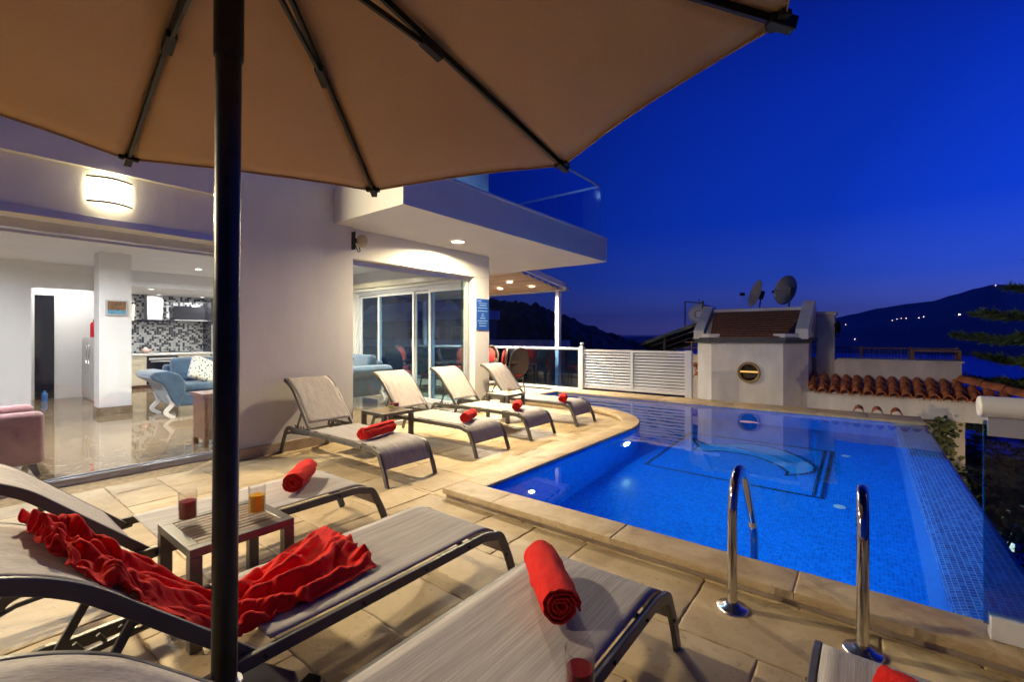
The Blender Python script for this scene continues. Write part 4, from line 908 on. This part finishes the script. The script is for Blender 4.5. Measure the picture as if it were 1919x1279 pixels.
# hall cupboard, extinguisher, picture, bottle
t = thing('hall_cupboard', 'white two-door hall cupboard with wavy metal handles', 'cupboard', (2.31, 13.2, .018))
MB().box((-.19, -.80, 0), (.19, .78, 1.35)).build('body', 'white_lacquer', t, bevel=.004)
for y0, y1 in ((-.79, -.015), (.005, .77)):
    d_ = MB().box((-.208, y0, .04), (-.192, y1, 1.31)).build('door', 'white_lacquer', t, bevel=.003); ym = y1-.12 if y0 < -.5 else y0+.12
    MB().tube(smooth_path([(-.235, ym, .78), (-.235, ym+.04, .90), (-.235, ym-.04, 1.06), (-.235, ym, 1.2)]), .009, 8).build('handle', 'chrome', d_, smooth=True)
t = thing('fire_extinguisher', 'red fire extinguisher standing on the white hall cupboard', 'fire extinguisher', (2.28, 13.75, 1.369))
MB().lathe([(.001, 0), (.07, 0), (.075, .01), (.075, .28), (.06, .33), (.025, .35), (.02, .37), (.001, .37)], n=24, cap=False).build('cylinder', 'red_paint', t, smooth=True); MB().box((-.02, -.05, .37), (.02, .05, .40)).box((-.012, -.07, .40), (.012, .02, .42)).build('valve', 'black_rubber', t)
MB().tube(smooth_path([(0, -.04, .38), (0, -.10, .34), (0, -.09, .20)]), .009, 6).build('hose', 'black_rubber', t, smooth=True)
t = thing('framed_picture', 'small framed picture of a rocky shore hanging on the white column', 'picture', (2.03, 10.498, 1.90))
MB().box((-.15, -.03, -.14), (.15, -.001, .14)).build('frame', 'aluminium', t, bevel=.004); MB().box((-.125, -.034, -.115), (.125, -.031, .115)).build('print', 'picture_print', t)
o = MB().lathe([(.001, 0), (.05, 0), (.05, .15), (.02, .19), (.02, .22), (.001, .22)], n=16, cap=False).build('bottle', 'blue_plastic', smooth=True, loc=(1.48, 13.7, .018)); tag(o, 'blue plastic bottle on the floor by the dark entrance door', 'bottle')
# dining chairs and table on the terrace
def make_chair():
    t = thing('dining_chair', 'chair', 'chair')   # front towards +x
    ring = [(-.24-.04*math.sin(a), .27*math.cos(a), .78+.34*math.sin(a)) for a in [2*math.pi*i/28 for i in range(28)]]
    MB().tube(ring, .022, 8, close=True, up=(1, 0, 0)).build('back_frame', 'wicker', t, smooth=True)
    MB().grid(10, 14, lambda u, v: (-.24-.04*math.sin(2*math.pi*v)*u - .03*(1-u*u), .26*u*math.cos(2*math.pi*v), .78+.33*u*math.sin(2*math.pi*v))).build('back_panel', 'wicker', t, smooth=True, solid=.01)
    MB().lathe([(.001, .40), (.25, .40), (.27, .425), (.25, .45), (.001, .45)], n=24, cap=False).build('seat', 'wicker', t, smooth=True)
    for x in (-.19, .19):
        for y in (-.18, .18): MB().tube([(x*.9, y*.9, .41), (x*1.15, y*1.15, 0)], .017, 8).build('leg', 'wicker', t, smooth=True)
    MB().tube([(.2*math.cos(a), .2*math.sin(a), .20) for a in [2*math.pi*i/20 for i in range(20)]], .010, 6, close=True).build('stretcher', 'wicker', t, smooth=True)
    MB().lathe([(.001, .452), (.22, .455), (.245, .49), (.21, .52), (.001, .525)], n=24, cap=False).build('seat_cushion', 'red_cushion', t, smooth=True)
    c = MB().lathe([(.001, -.045), (.14, -.04), (.20, 0), (.14, .04), (.001, .045)], (0, 0, 0), 24, axis='x', cap=False).build('back_cushion', 'red_cushion', t, smooth=True, loc=(-.185, 0, .83)); c.scale = (1, 1, 1.15); c.rotation_euler.y = R(-6)
    MB().tube(smooth_path([(-.2, .25, .70), (0, .28, .66), (.17, .25, .62), (.18, .22, .43)]), .016, 8).tube(smooth_path([(-.2, -.25, .70), (0, -.28, .66), (.17, -.25, .62), (.18, -.22, .43)]), .016, 8).build('armrest', 'wicker', t, smooth=True)
    return t
ch = make_chair()
for i, (x, y, a, l) in enumerate([(8.45, 6.55, 75, 'wicker dining chair with red cushion whose oval back is nearest the pool'), (8.62, 7.22, 130, 'wicker dining chair with red cushion half hidden behind the white pier'),
        (7.30, 8.1, 0, 'wicker dining chair with red cushion on the house side of the table, nearer the window'), (7.30, 9.2, 5, 'wicker dining chair with red cushion on the house side of the table, farther one'),
        (9.45, 8.3, 180, 'wicker dining chair with red cushion on the railing side of the table, nearer one'), (9.45, 9.4, 176, 'wicker dining chair with red cushion on the railing side of the table, farther one'), (8.4, 10.5, -90, 'wicker dining chair with red cushion at the far head of the table')]):
    o = ch if i == 0 else copy_tree(ch); o.location = (x, y, 0); o.rotation_euler.z = R(a); o['label'] = l; o['group'] = 'dining chairs on the terrace'
t = thing('dining_table', 'long dining table with dark glossy top on the covered terrace', 'table', (8.4, 8.7, 0))
MB().box((-.55, -1.15, .71), (.55, 1.15, .745)).build('table_top', 'black_glass', t, bevel=.006)
for x in (-.45, .45):
    for y in (-1.0, 1.0): MB().box((x-.035, y-.035, 0), (x+.035, y+.035, .709)).build('leg', 'wicker', t)
t = thing('napkin_box', 'small dark patterned box standing on the dining table', 'box', (8.75, 8.35, .747)); MB().box((-.06, -.06, 0), (.06, .06, .24)).build('body', 'panel_dark', t, bevel=.004); MB().box((-.04, -.0625, .05), (.04, -.0605, .18)).build('pattern', 'white_lacquer', t)

# ================================================================== NEIGHBOURING HOUSES
nb = thing('porthole_house', 'white neighbour house with round porthole window and brown tiled sloping roof beyond the pool', 'house', (11.6, 2.1, -3)); NO = (11.6, 2.1, -3)
bay = [(11.2, 1.37), (11.62, .95), (12.6, .95), (12.6, 3.24), (11.62, 3.24), (11.2, 2.82)]
# bay front with a round opening
m = MB(); hy, hz, hr = 2.03, .585, .20; nn_ = 40
circ = [(hy+hr*math.cos(2*math.pi*i/nn_), hz+hr*math.sin(2*math.pi*i/nn_)) for i in range(nn_)]
def sq(i):
    a = 2*math.pi*i/nn_; c, s = math.cos(a), math.sin(a); k = 1/max(abs(c), abs(s)); return (hy+.34*c*k, hz+.34*s*k)
sqp = [sq(i) for i in range(nn_)]
for x, o_ in ((11.2, 1),):
    vs = [(x, y, z) for y, z in circ] + [(x, y, z) for y, z in sqp] + [(x+.16, y, z) for y, z in circ]
    m.add(vs, [(i, (i+1) % nn_, nn_+(i+1) % nn_, nn_+i) for i in range(nn_)] + [(i, (i+1) % nn_, 2*nn_+(i+1) % nn_, 2*nn_+i) for i in range(nn_)])
x = 11.2
for a in ((1.37, -3, 2.82, hz-.34), (1.37, hz+.34, 2.82, 1.30), (1.37, hz-.34, hy-.34, hz+.34), (hy+.34, hz-.34, 2.82, hz+.34)): m.add([(x, a[0], a[1]), (x, a[2], a[1]), (x, a[2], a[3]), (x, a[0], a[3])], [(0, 1, 2, 3)])
for (a, b), (c, d) in ((bay[0], bay[1]), (bay[1], bay[2]), (bay[3], bay[4]), (bay[4], bay[5])): m.add([(a, b, -3), (c, d, -3), (c, d, 1.3), (a, b, 1.3)], [(0, 1, 2, 3)])
rel(m, NO).build('wall', 'neighbour_white', nb)
pw = rel(MB().lathe([(.185, -.03), (.225, -.035), (.235, -.01), (.22, .012), (.185, .012), (.185, .10)], (11.2, hy, hz), 40, axis='x', cap=False), NO).build('window', 'brass_frame', nb, smooth=True, angle=40)
rel(MB().box((11.25, hy-.20, hz-.006), (11.27, hy+.20, hz+.028)), NO).build('glowing_strip', 'slit_glow', pw)  # thin orange emissive strip across the porthole
rel(MB().lathe([(.001, 0), (.19, 0), (.19, .004), (.001, .004)], (11.30, hy, hz), 32, axis='x', cap=False), NO).build('pane', 'black_glass', pw)
ev = [(11.10, 1.30), (11.56, .84), (12.62, .84), (12.62, 3.35), (11.56, 3.35), (11.10, 2.89)]
rel(MB().prism(ev, 1.302, 1.36).prism([(11.14, 1.33), (11.58, .90), (12.6, .90), (12.6, 3.3), (11.58, 3.3), (11.14, 2.87)], 1.24, 1.3015), NO).build('eave', 'lead_trim', nb, bevel=.01)
# sloping roof, parapets
rf = MB(); rows = 12
p0, p1, p2, p3 = Vector((11.16, 1.35, 1.37)), Vector((11.16, 2.84, 1.37)), Vector((12.15, 2.98, 1.99)), Vector((12.15, 1.06, 1.99))
for i in range(rows):
    a0, a1_ = i/rows, (i+1)/rows; q = [p0.lerp(p3, a0), p1.lerp(p2, a0), p1.lerp(p2, a1_), p0.lerp(p3, a1_)]; up1 = Vector((-.4, 0, .9))*.022
    rf.add([q[0]+up1, q[1]+up1, q[2], q[3], q[0]-up1, q[1]-up1], [(0, 1, 2, 3), (4, 5, 1, 0)])
    nc = 16
    for k in range(nc):
        if (k+i) % 1 == 0: a = q[0].lerp(q[1], (k+.5*(i % 2))/nc); b = q[3].lerp(q[2], (k+.5*(i % 2))/nc); rf.bar(a+up1*1.0, b+up1*.2, .008, .012)
roof = rel(rf, NO).build('roof', 'roof_tile_brown', nb, fix=False)
par_ = MB()
def slope_block(mb, a, b, wy, h):
    a, b = Vector(a), Vector(b); mb.add([a, a+Vector((0, wy, 0)), b+Vector((0, wy, 0)), b, a+Vector((0, 0, h)), a+Vector((0, wy, h)), b+Vector((0, wy, h)), b+Vector((0, 0, h))], [(0,3,2,1),(4,5,6,7),(0,1,5,4),(1,2,6,5),(2,3,7,6),(3,0,4,7)])
slope_block(par_, (11.34, 3.02, 1.33), (12.2, 3.02, 1.95), .24, .20); slope_block(par_, (11.34, .92, 1.33), (12.2, .86, 1.98), .24, .22)
par_.prism([(11.12, 2.86), (11.16, 2.62), (11.62, 3.02), (11.56, 3.32)], 1.362, 1.45).prism([(11.12, 1.33), (11.54, .88), (11.62, 1.16), (11.2, 1.56)], 1.362, 1.45)
par_.box((12.16, .86, 1.3), (12.42, 3.26, 2.07))
rel(par_, NO).build('parapet', 'neighbour_white', nb, bevel=.012)
rel(MB().box((12.4, .52, -3), (12.75, .86, 1.86)).box((12.36, .48, 1.862), (12.78, .9, 1.95)), NO).build('chimney', 'neighbour_cream', nb, bevel=.01)
t = thing('wall_lantern', 'dark iron wall lantern at the right edge of the porthole house', 'lantern', (12.3, .46, 1.58))
MB().lathe([(.02, -.12), (.05, -.10), (.07, .06), (.085, .065), (.03, .13), (.01, .17)], n=6).build('lantern', 'black_metal', t); MB().tube(smooth_path([(0, .05, -.05), (0, .03, -.2), (0, -.02, -.16), (0, 0, -.1)]), .012, 6).build('bracket', 'black_metal', t)
# terrace wall, tile canopy
tw = thing('tile_canopy_house', 'cream neighbour terrace wall with an orange barrel-tile canopy to the right of the porthole house', 'house', (12, -.3, -3)); TO = (12, -.3, -3)
rel(MB().box((12.0, -1.46, -.2), (12.9, .51, .88)).box((12.0, 3.26, -3), (12.2, 3.62, .9)).box((12.62, .86, -3), (12.8, 3.3, .9)), TO).build('wall', 'neighbour_cream', tw)
rel(MB().box((11.96, -1.49, .882), (12.95, .47, .915)), TO).build('wall_cap', 'neighbour_cream', tw)
rel(MB().box((11.96, 3.27, .902), (12.24, 3.66, .93)), TO).build('wall_cap', 'neighbour_cream', tw)
rel(MB().box((11.42, -2.35, -.16), (11.66, .955, .20)), TO).build('beam', 'neighbour_white', tw, bevel=.008)
rel(MB().box((11.66, -1.46, -3), (12.4, -.92, -.162)).box((12.1, -.90, -3), (12.3, .9, -.202)), TO).build('pillar', 'neighbour_cream', tw)
rel(MB().add([(11.40, -2.3, .215), (11.40, .95, .215), (12.0, .95, .46), (12.0, -1.46, .46)], [(0, 1, 2, 3)]), TO).build('canopy_deck', 'neighbour_white', tw, solid=.02)
def barrel(mb, a, b, r, lift=.0, n=9):
    a, b = Vector(a), Vector(b); d = (b-a).normalized(); s = d.cross(Vector((0, 0, 1))).normalized(); u = s.cross(d); vs = []
    for p, q in ((a, r), (b, r*.82)):
        for rr_ in (q, q-.014):
            for i in range(n): an = math.pi*i/(n-1); vs.append(p + s*math.cos(an)*rr_ + u*(math.sin(an)*rr_*1.15+lift))
    fs = []
    for i in range(n-1): fs += [(i, i+1, 2*n+i+1, 2*n+i), (n+i, 3*n+i, 3*n+i+1, n+i+1), (i, n+i, n+i+1, i+1)]
    mb.add(vs, fs)
rt = random.Random(8); tm = MB()
for i in range(16):
    y = .87 - i*.188; x_top = 12.0
    for k in range(3):
        x0_, x1_ = 11.33+k*.22, 11.33+k*.22+.28
        if y < -1.5 and k > 1: continue
        z0_, z1_ = .205+(x0_-11.33)*.42, .205+(x1_-11.33)*.42; j_ = rt.uniform(-.010, .010)
        barrel(tm, (x0_+rt.uniform(-.012, .012), y+j_, z0_+.012), (x1_, y+j_*.5, z1_-.006), .082+rt.uniform(-.004, .004), .02)
        if k == 0 and i < 15: barrel(tm, (x0_+.02, y-.094, z0_-.0), (x1_, y-.094, z1_-.02), .05, -.0)
for k in range(4): a = Vector((12.02, -1.42, .53)).lerp(Vector((11.32, -2.42, .27)), k/4); b = Vector((12.02, -1.42, .53)).lerp(Vector((11.32, -2.42, .27)), (k+1.15)/4); barrel(tm, b, a, .115, .02)
rel(tm, TO).build('roof_tiles', 'terracotta', tw, smooth=True, angle=50)
tm = MB()
for i in range(3): barrel(tm, (11.62+i*.10, 3.12+i*.13, .42+i*.06), (11.82+i*.1, 3.14+i*.13, .52+i*.06), .085, .02); barrel(tm, (11.6+i*.1, 3.06+i*.13, .33), (11.78+i*.1, 3.08+i*.13, .42), .08, .02)
tag(tm.build('roof_tiles', 'terracotta', smooth=True, angle=50), 'small cluster of orange barrel tiles on the wall between screen and porthole house', 'tiles')
tm = MB()
for i, y in enumerate((.08, -.18, -.44)): barrel(tm, (10.20, y, .02), (10.5, y, .055), .085, .0)
tag(tm.build('roof_tiles', 'terracotta', smooth=True, angle=50), 'three mossy barrel tiles peeping over the far pool coping', 'tiles')
# railing on the neighbour's roof terrace
t = thing('roof_railing', 'thin dark railing with a wooden handrail on the neighbour roof terrace', 'railing', (13.2, -.2, .9))
m = MB()
for i in range(46): y = .95-i*.055; m.box((13.2-13.2, y+.2-.006, -.02), (.012, y+.2+.006, .215))
m.build('balusters', 'lead_trim', t); MB().box((-.02, -1.35, .216), (.03, 1.2, .24)).build('handrail', 'wood_rail', t)
for y in (1.1, .25, -.6, -1.33): MB().box((-.03, y-.02, -.02), (.03, y+.02, .26)).build('post', 'wood_rail', t)
t = thing('roof_trellis', 'low brown wooden trellis table at the end of the neighbour roof terrace', 'trellis', (12.6, -1.2, .9))
MB().box((-.2, -.30, .18), (.25, .45, .22)).build('top', 'wood_rail', t)
for x, y in ((-.18, -.28), (.22, -.28), (-.18, .42), (.22, .42)): MB().box((x-.025, y-.025, .015), (x+.025, y+.025, .179)).build('leg', 'wood_rail', t)
t = thing('wall_railing', 'orange-brown iron railing on the wall behind the louvred screen', 'railing', (12.1, 4.2, .93))
m = MB().box((-.01, -1.0, .30), (.02, -.5, .32)).box((-.01, -1.0, .16), (.02, -.5, .175))
for i in range(2): m.box((-.01, -.95+i*.27, 0), (.01, -.93+i*.27, .34))
m.build('rails', 'wood_rail', t)
# satellite dishes
def dish(loc, rot, r, label):
    t = thing('satellite_dish', label, 'satellite dish', loc, group='satellite dishes on the porthole house')
    h = bpy.data.objects.new('dish_head', None)
    t.rotation_euler = rot
    MB().grid(8, 28, lambda u, v: (.25*r*u*u, r*u*math.cos(2*math.pi*v), 1.1*r*u*math.sin(2*math.pi*v))).build('reflector', 'dish_grey', t, smooth=True, solid=.008, angle=180)
    MB().tube([(0, 0, -r*.7), (.25*r, 0, -r*1.05), (1.15*r, 0, -r*.35)], .012, 6).build('arm', 'aluminium', t, smooth=True); MB().box((1.10*r, -.05, -.42*r), (1.30*r, .05, -.22*r)).tube([(1.12*r, 0, -.32*r), (1.0*r, 0, -.25*r)], .035, 10).build('receiver', 'black_rubber', t)
    MB().box((-.12, -.06, -.10), (-.004, .06, .10)).tube([(-.08, 0, -.05), (-.14, 0, -r*1.45)], .018, 8).tube([(-.14, 0, -r*1.45), (-.42, .05, -r*1.45)], .014, 6).build('mount', 'lead_trim', t)
    return t
bpy.data.objects
dish((12.45, 1.42, 2.47), (0, R(-16), R(52)), .32, 'round grey satellite dish seen from behind on the porthole house roof')
dish((12.45, 2.05, 2.42), (0, R(-16), R(122)), .31, 'satellite dish seen edge-on, left one on the porthole house roof')
# solar water heater
t = thing('solar_water_heater', 'solar water heater, round white tank and sloping collector, left of the porthole house', 'water heater', (13.0, 3.6, 2.0))
MB().lathe([(.001, -.01), (.15, -.012), (.27, 0), (.29, .03), (.29, 1.1), (.27, 1.13), (.001, 1.15)], (0, 0, 0), 32, axis='x', cap=False).build('tank', 'white_lacquer', t, smooth=True, angle=60)
MB().lathe([(.09, -.022), (.10, -.024), (.11, -.022), (.10, -.01)], (0, 0, 0), 24, axis='x', cap=False).tube([(.02, .0, .28), (.02, 0, .42)], .012, 6).build('flange', 'grey_wood', t)
MB().bar((-.02, .36, -.35), (-.02, .36, .36), .03, .03, up=(0, 1, 0)).bar((-.02, .36, .36), (-.02, -.1, .30), .03, .03).bar((-.03, -.12, -.30), (-.03, -.12, .36), .04, .05, up=(0, 1, 0)).bar((1.1, .36, -.35), (1.1, .36, .36), .03, .03, up=(0, 1, 0)).build('frame', 'black_metal', t)
MB().bar((.0, 1.62, -.84), (.0, -.10, -.22), .06, .09).bar((1.3, 1.62, -1.22), (1.3, -.10, -.60), .06, .09).add([(.0, 1.62, -.83), (1.3, 1.62, -1.21), (1.3, -.10, -.59), (.0, -.10, -.21)], [(0, 1, 2, 3)]).bar((.43, 1.62, -.95), (.43, -.1, -.33), .03, .05).bar((.86, 1.62, -1.08), (.86, -.1, -.46), .03, .05).bar((0, 1.62, -.84), (1.3, 1.62, -1.22), .06, .07).build('collector', 'panel_dark', t)
MB().box((.2, 1.0, -3), (.26, 1.06, -.62)).box((1.1, .2, -3), (1.16, .26, -.35)).build('legs', 'black_metal', t)
# houses to the left, beyond the railing
h1 = thing('flat_roof_house', 'long low neighbour house with a pale flat roof edge beyond the balustrade', 'house', (24, 20, -6)); HO = (24, 20, -6)
rel(MB().box((20.2, 13.2, -6), (21.8, 34, .62)), HO).build('wall', 'shaded_wall_grey', h1); rel(MB().box((20, 13.0, .621), (22, 34.4, 1.17)), HO).build('roof', 'neighbour_white', h1)
for y in (14, 16.5, 19, 22): 
    f_ = rel(MB().box((20.14, y, -1.4), (20.20, y+1.3, -.1)), HO).build('window', 'white_metal', h1); rel(MB().box((20.12, y+.06, -1.34), (20.138, y+1.24, -.16)), HO).build('pane', 'black_glass', f_)
h2 = thing('upper_house', 'dark neighbour house with white roof corner on the hillside', 'house', (28, 26, -4)); HO = (28, 26, -4)
rel(MB().box((25.2, 23.2, -6), (27.8, 40, 2.7)), HO).build('wall', 'shaded_wall_grey', h2); rel(MB().box((25, 23.0, 2.701), (28, 40, 3.4)), HO).build('roof', 'neighbour_white', h2)
rel(MB().prism([(25.2, 3.41), (27.8, 3.41), (26.5, 4.4)], 27, 38, 'y'), HO).build('gable', 'neighbour_white', h2)
for y in (24.5, 27, 30):
    f_ = rel(MB().box((25.12, y, .9), (25.19, y+1.0, 2.1)), HO).build('window', 'white_metal', h2); rel(MB().box((25.10, y+.06, .96), (25.118, y+.94, 2.04)), HO).build('pane', 'black_glass', f_)
struct(MB().grid(20, 20, lambda u, v: (10.2+u*90, 6+v*110, -6.2+.01*u*90+fbm(u*8, v*8)*.5)).build('lower_ground', 'earth', smooth=True, angle=180))

# ================================================================== PLANTS
def leaves(mb, c, rad, n, size, rg, shell=.45, droop=0):
    for _ in range(n):
        while True:
            p = Vector((rg.uniform(-1, 1), rg.uniform(-1, 1), rg.uniform(-1, 1))); l = p.length
            if l < 1 and (l > shell or rg.random() < .35): break
        if noise.noise(Vector(p*2.2)+Vector(c)) < -.18: continue
        q = Vector((c[0]+p.x*rad[0], c[1]+p.y*rad[1], c[2]+p.z*rad[2])); a = Vector((rg.gauss(0, 1), rg.gauss(0, 1), rg.gauss(0, .6))).normalized(); b = a.orthogonal().normalized(); b.rotate(Matrix.Rotation(rg.uniform(0, 6.28), 3, a)); s = size*rg.uniform(.6, 1.3)
        mb.add([q, q+a*s*.5+b*s*.28, q+a*s, q+a*s*.5-b*s*.28], [(0, 1, 2, 3)])
rg = random.Random(21)
def shrub(c, rad, n, size, label, mat='shrub_leaf', group=None, base=None):
    z0 = base if base is not None else c[2]-rad[2]*1.4
    t = thing('shrub', label, 'shrub', (c[0], c[1], z0), group=group); cc_ = Vector((0, 0, c[2]-z0)); st = MB(); cr = MB()
    for _ in range(7):
        e = cc_ + Vector((rg.uniform(-.7, .7)*rad[0], rg.uniform(-.7, .7)*rad[1], rg.uniform(-.2, .6)*rad[2])); st.tube(smooth_path([(0, 0, 0), tuple(e*.5+Vector((0, 0, .05))), tuple(e)], 3), .018, 5, scales=[1-.8*i/6 for i in range(7)])
        leaves(cr, tuple(e), (rad[0]*.55, rad[1]*.55, rad[2]*.55), n//8, size, rg)
    leaves(cr, tuple(cc_), rad, n//3, size, rg); st.build('stem', 'bark', t); cr.build('foliage', mat, t, fix=False); return t
shrub((9.6, -1.55, -1.15), (.6, .5, .55), 2600, .09, 'dense dark green shrub in the gap beside the infinity edge')
shrub((7.6, -1.9, -1.5), (.7, .7, .6), 2600, .10, 'round green shrub behind the blue glass barrier, nearest the pool')
shrub((8.8, -3.4, -1.3), (1.2, 1.1, .9), 3600, .13, 'broad dark shrub behind the glass barrier, farther down the slope')
shrub((12.6, -3.6, -1.6), (1.3, 1.2, 1.0), 3000, .14, 'dark shrub on the slope below the conifer')
shrub((5.2, -2.2, -1.9), (.8, .8, .6), 2200, .10, 'low shrub at the foot of the pool wall behind the glass barrier')
# creeper on the pillar
t = thing('creeper', 'leafy creeper climbing the cream pillar below the tile canopy', 'creeper', (11.25, -1.22, -2.35)); vn = MB(); lv = MB()
for k in range(3):
    P = smooth_path([(-.6+k*.1, -.35, 0), (-.35, -.25-k*.06, .7), (-.05, .02-k*.08, 1.3), (.0, .08+k*.03, 1.8), (.05, .10-k*.05, 2.15)], 6); vn.tube(P, .010, 5)
    for p in P:
        for _ in range(7):
            q = p + Vector((rg.gauss(0, .05), rg.gauss(0, .07), rg.gauss(0, .06))); a = Vector((rg.gauss(0, .4), rg.gauss(0, 1), rg.gauss(0, 1))).normalized(); b = a.cross(Vector((1, 0, 0))).normalized(); s = rg.uniform(.06, .13); lv.add([q, q+a*s*.5+b*s*.35, q+a*s, q+a*s*.5-b*s*.35], [(0, 1, 2, 3)])
vn.build('stem', 'bark', t); lv.build('foliage', 'creeper_leaf', t, fix=False)
t = thing('garden_lamp', 'small garden lamp among the shrubs below the infinity edge, lighting the pillar', 'garden lamp', (10.1, -1.75, -2.9))
MB().lathe([(.05, 0), (.04, .02), (.04, 1.0), (.07, 1.01), (.07, 1.03)], n=16).build('post', 'black_metal', t, smooth=True, angle=40); MB().lathe([(.05, 1.031), (.055, 1.08), (.05, 1.14), (.01, 1.15)], n=16).build('lamp_head', 'garden_light', t, smooth=True)
pl_ = bpy.data.lights.new('lamp', 'POINT'); pl_.energy = 45; pl_.color = (1, .74, .42); pl_.shadow_soft_size = .06; po = bpy.data.objects.new('lamp', pl_); col.objects.link(po); po.parent = t; po.location = (0, 0, 1.25)
# layered conifers (araucaria)
def conifer(x, y, z0, z1, tiers, label, seed, leafn=95, ls=.15):
    rc = random.Random(seed); t = thing('conifer', label, 'tree', (x, y, z0)); H_ = z1-z0
    MB().tube([(0, 0, 0), (.02, 0, H_*.5), (0, .02, H_)], .11*H_/8, 10, scales=[1, .65, .12]).build('trunk', 'bark', t, smooth=True); cr = MB(); br = MB()
    for zt, rr_ in tiers:
        zt -= z0
        for k in range(7):
            a = 2*math.pi*k/7 + rc.uniform(-.3, .3); r_ = rr_*rc.uniform(.8, 1.08); P = smooth_path([(0, 0, zt), (math.cos(a)*r_*.5, math.sin(a)*r_*.5, zt-.05*rr_), (math.cos(a)*r_, math.sin(a)*r_, zt+.06*rr_)], 5); br.tube(P, .022, 5, scales=[1-.8*i/(len(P)-1) for i in range(len(P))])
            sd = Vector((-math.sin(a), math.cos(a), 0))
            for i in range(int(leafn*r_)):
                f = rc.uniform(.12, 1); p = P[min(len(P)-1, int(f*(len(P)-1)))] + Vector((math.cos(a), math.sin(a), 0))*rc.uniform(-.12, .12); wd = .32*r_*math.sin(math.pi*min(1, f*.9+.1))*rc.uniform(-1, 1); q = p + sd*wd + Vector((0, 0, rc.uniform(-.02, .05)+abs(wd)*.05)); dd = (Vector((math.cos(a), math.sin(a), 0)) + sd*(1.2 if wd > 0 else -1.2)*rc.uniform(.2, 1) + Vector((0, 0, rc.uniform(-.3, .6)))).normalized()
                for _ in range(3):
                    e = (dd + Vector((rc.gauss(0, .35), rc.gauss(0, .35), rc.gauss(0, .35)))).normalized(); b = e.orthogonal().normalized()*.016; s = ls*rc.uniform(.6, 1.3); cr.add([q-b, q+b, q+e*s], [(0, 1, 2)])
    br.build('branch', 'bark', t); cr.build('crown', 'conifer_leaf', t, fix=False); return t
conifer(14.6*math.cos(azv(1985)), 14.6*math.sin(azv(1985)), -6, 3.2, [(2.95, .35), (2.40, .8), (1.84, 1.3), (1.33, 1.7), (.88, 1.4), (.42, 1.95), (-.5, 2.3), (-1.4, 2.7), (-2.4, 2.8)], 'tall layered conifer with flat branches at the right edge', 3, 230, .15)
conifer(17*math.cos(azv(1822)), 17*math.sin(azv(1822)), -6.5, -2.0, [(-2.2, .25), (-2.5, .6), (-3.1, .5), (-3.6, .7)], 'small young conifer seen in the gap between pillar and glass barrier', 5, 60, .13)
# ================================================================== FAR LIGHTS AND BOATS
from mathutils.bvhtree import BVHTree
mo = bpy.data.objects['island_mountain']; bv = BVHTree.FromPolygons([v.co[:] for v in mo.data.vertices], [p.vertices[:] for p in mo.data.polygons])
eye = Vector((0, 0, CH))
for i, (px, py, r_, l) in enumerate([(1585, 609, 2.2, 'lone pale light low on the left mountain flank'), (1672, 601, 1.8, 'first light of the string across the mountain'), (1681, 598, 2, 'second light of the string across the mountain'), (1689, 597, 1.8, 'third light of the string across the mountain'), (1698, 597, 2.2, 'fourth and brighter light of the string across the mountain'),
        (1722, 596, 2, 'left light of the pair on the mid mountain'), (1731, 594, 2.3, 'right light of the pair on the mid mountain'), (1798, 590, 5, 'largest pink light on the mountain side'), (1602, 636, 2, 'pale light near the shore below the mountain'), (1866, 535, 2.5, 'white light on the mountain summit')]):
    t_ = (px-959.5)/848; d = Vector((math.cos(YAW)+t_*math.sin(YAW), math.sin(YAW)-t_*math.cos(YAW), -(py-630)/848)).normalized(); h = bv.ray_cast(eye, d)
    if h[0] is None: continue
    o = MB().lathe([(.001, -1), (.7, -.7), (1, 0), (.7, .7), (.001, 1)], n=10, cap=False).build('village_light', 'far_light', smooth=True, loc=tuple(h[0]-d*12)); o.scale = (r_,)*3; tag(o, l, 'light', 'village lights on the mountain')
def boat(px, py, label, s=1.0):
    t_ = (px-959.5)/848; d = Vector((math.cos(YAW)+t_*math.sin(YAW), math.sin(YAW)-t_*math.cos(YAW), -(py-630)/848)); k = (CH+100)/-d.z; p = eye + d*k
    t = thing('sailing_boat', label, 'boat', tuple(p), R(40), 'boats moored below the mountain')
    MB().add([(-9, -2.4, 2.4), (6, -2.6, 2.4), (12, 0, 3), (6, 2.6, 2.4), (-9, 2.4, 2.4), (-8, -1.2, -.3), (6, -1.2, -.3), (9.5, 0, -.3), (6, 1.2, -.3), (-8, 1.2, -.3)], [(0, 1, 2, 3, 4), (5, 6, 1, 0), (6, 7, 2, 1), (7, 8, 3, 2), (8, 9, 4, 3), (9, 5, 0, 4)]).build('hull', 'boat_white', t)
    MB().box((-4, -1.5, 2.4), (4, 1.5, 4.2)).build('cabin', 'boat_white', t); MB().tube([(1, 0, 2), (1, 0, 34*s)], .35, 6).build('mast', 'boat_white', t)
    MB().lathe([(.001, -1.3), (1.3, 0), (.001, 1.3)], (1, 0, 6), 8, cap=False).build('cabin_light', 'far_light', t)
boat(1802, 657, 'white sailing boat moored below the middle of the mountain'); boat(1875, 658, 'white sailing boat by the conifer at the right', .8); boat(1642, 662, 'small lit boat on the water above the neighbour roof terrace', .4)

# ================================================================== HAZE
hm = bpy.data.materials.new('haze_air'); hm.use_nodes = True; ht = hm.node_tree; ht.nodes.clear()
pv_ = N(ht, 'ShaderNodeVolumePrincipled'); pv_.inputs['Color'].default_value = (.80, .86, 1, 1); pv_.inputs['Density'].default_value = 8e-5; pv_.inputs['Anisotropy'].default_value = .2
oo = N(ht, 'ShaderNodeOutputMaterial'); ht.links.new(pv_.outputs[0], oo.inputs['Volume']); MATS['haze_air'] = hm
hz_ = bx((-14500, -14500, -106), (14500, 14500, 720)).build('haze', 'haze_air'); hz_['kind'] = 'stuff'
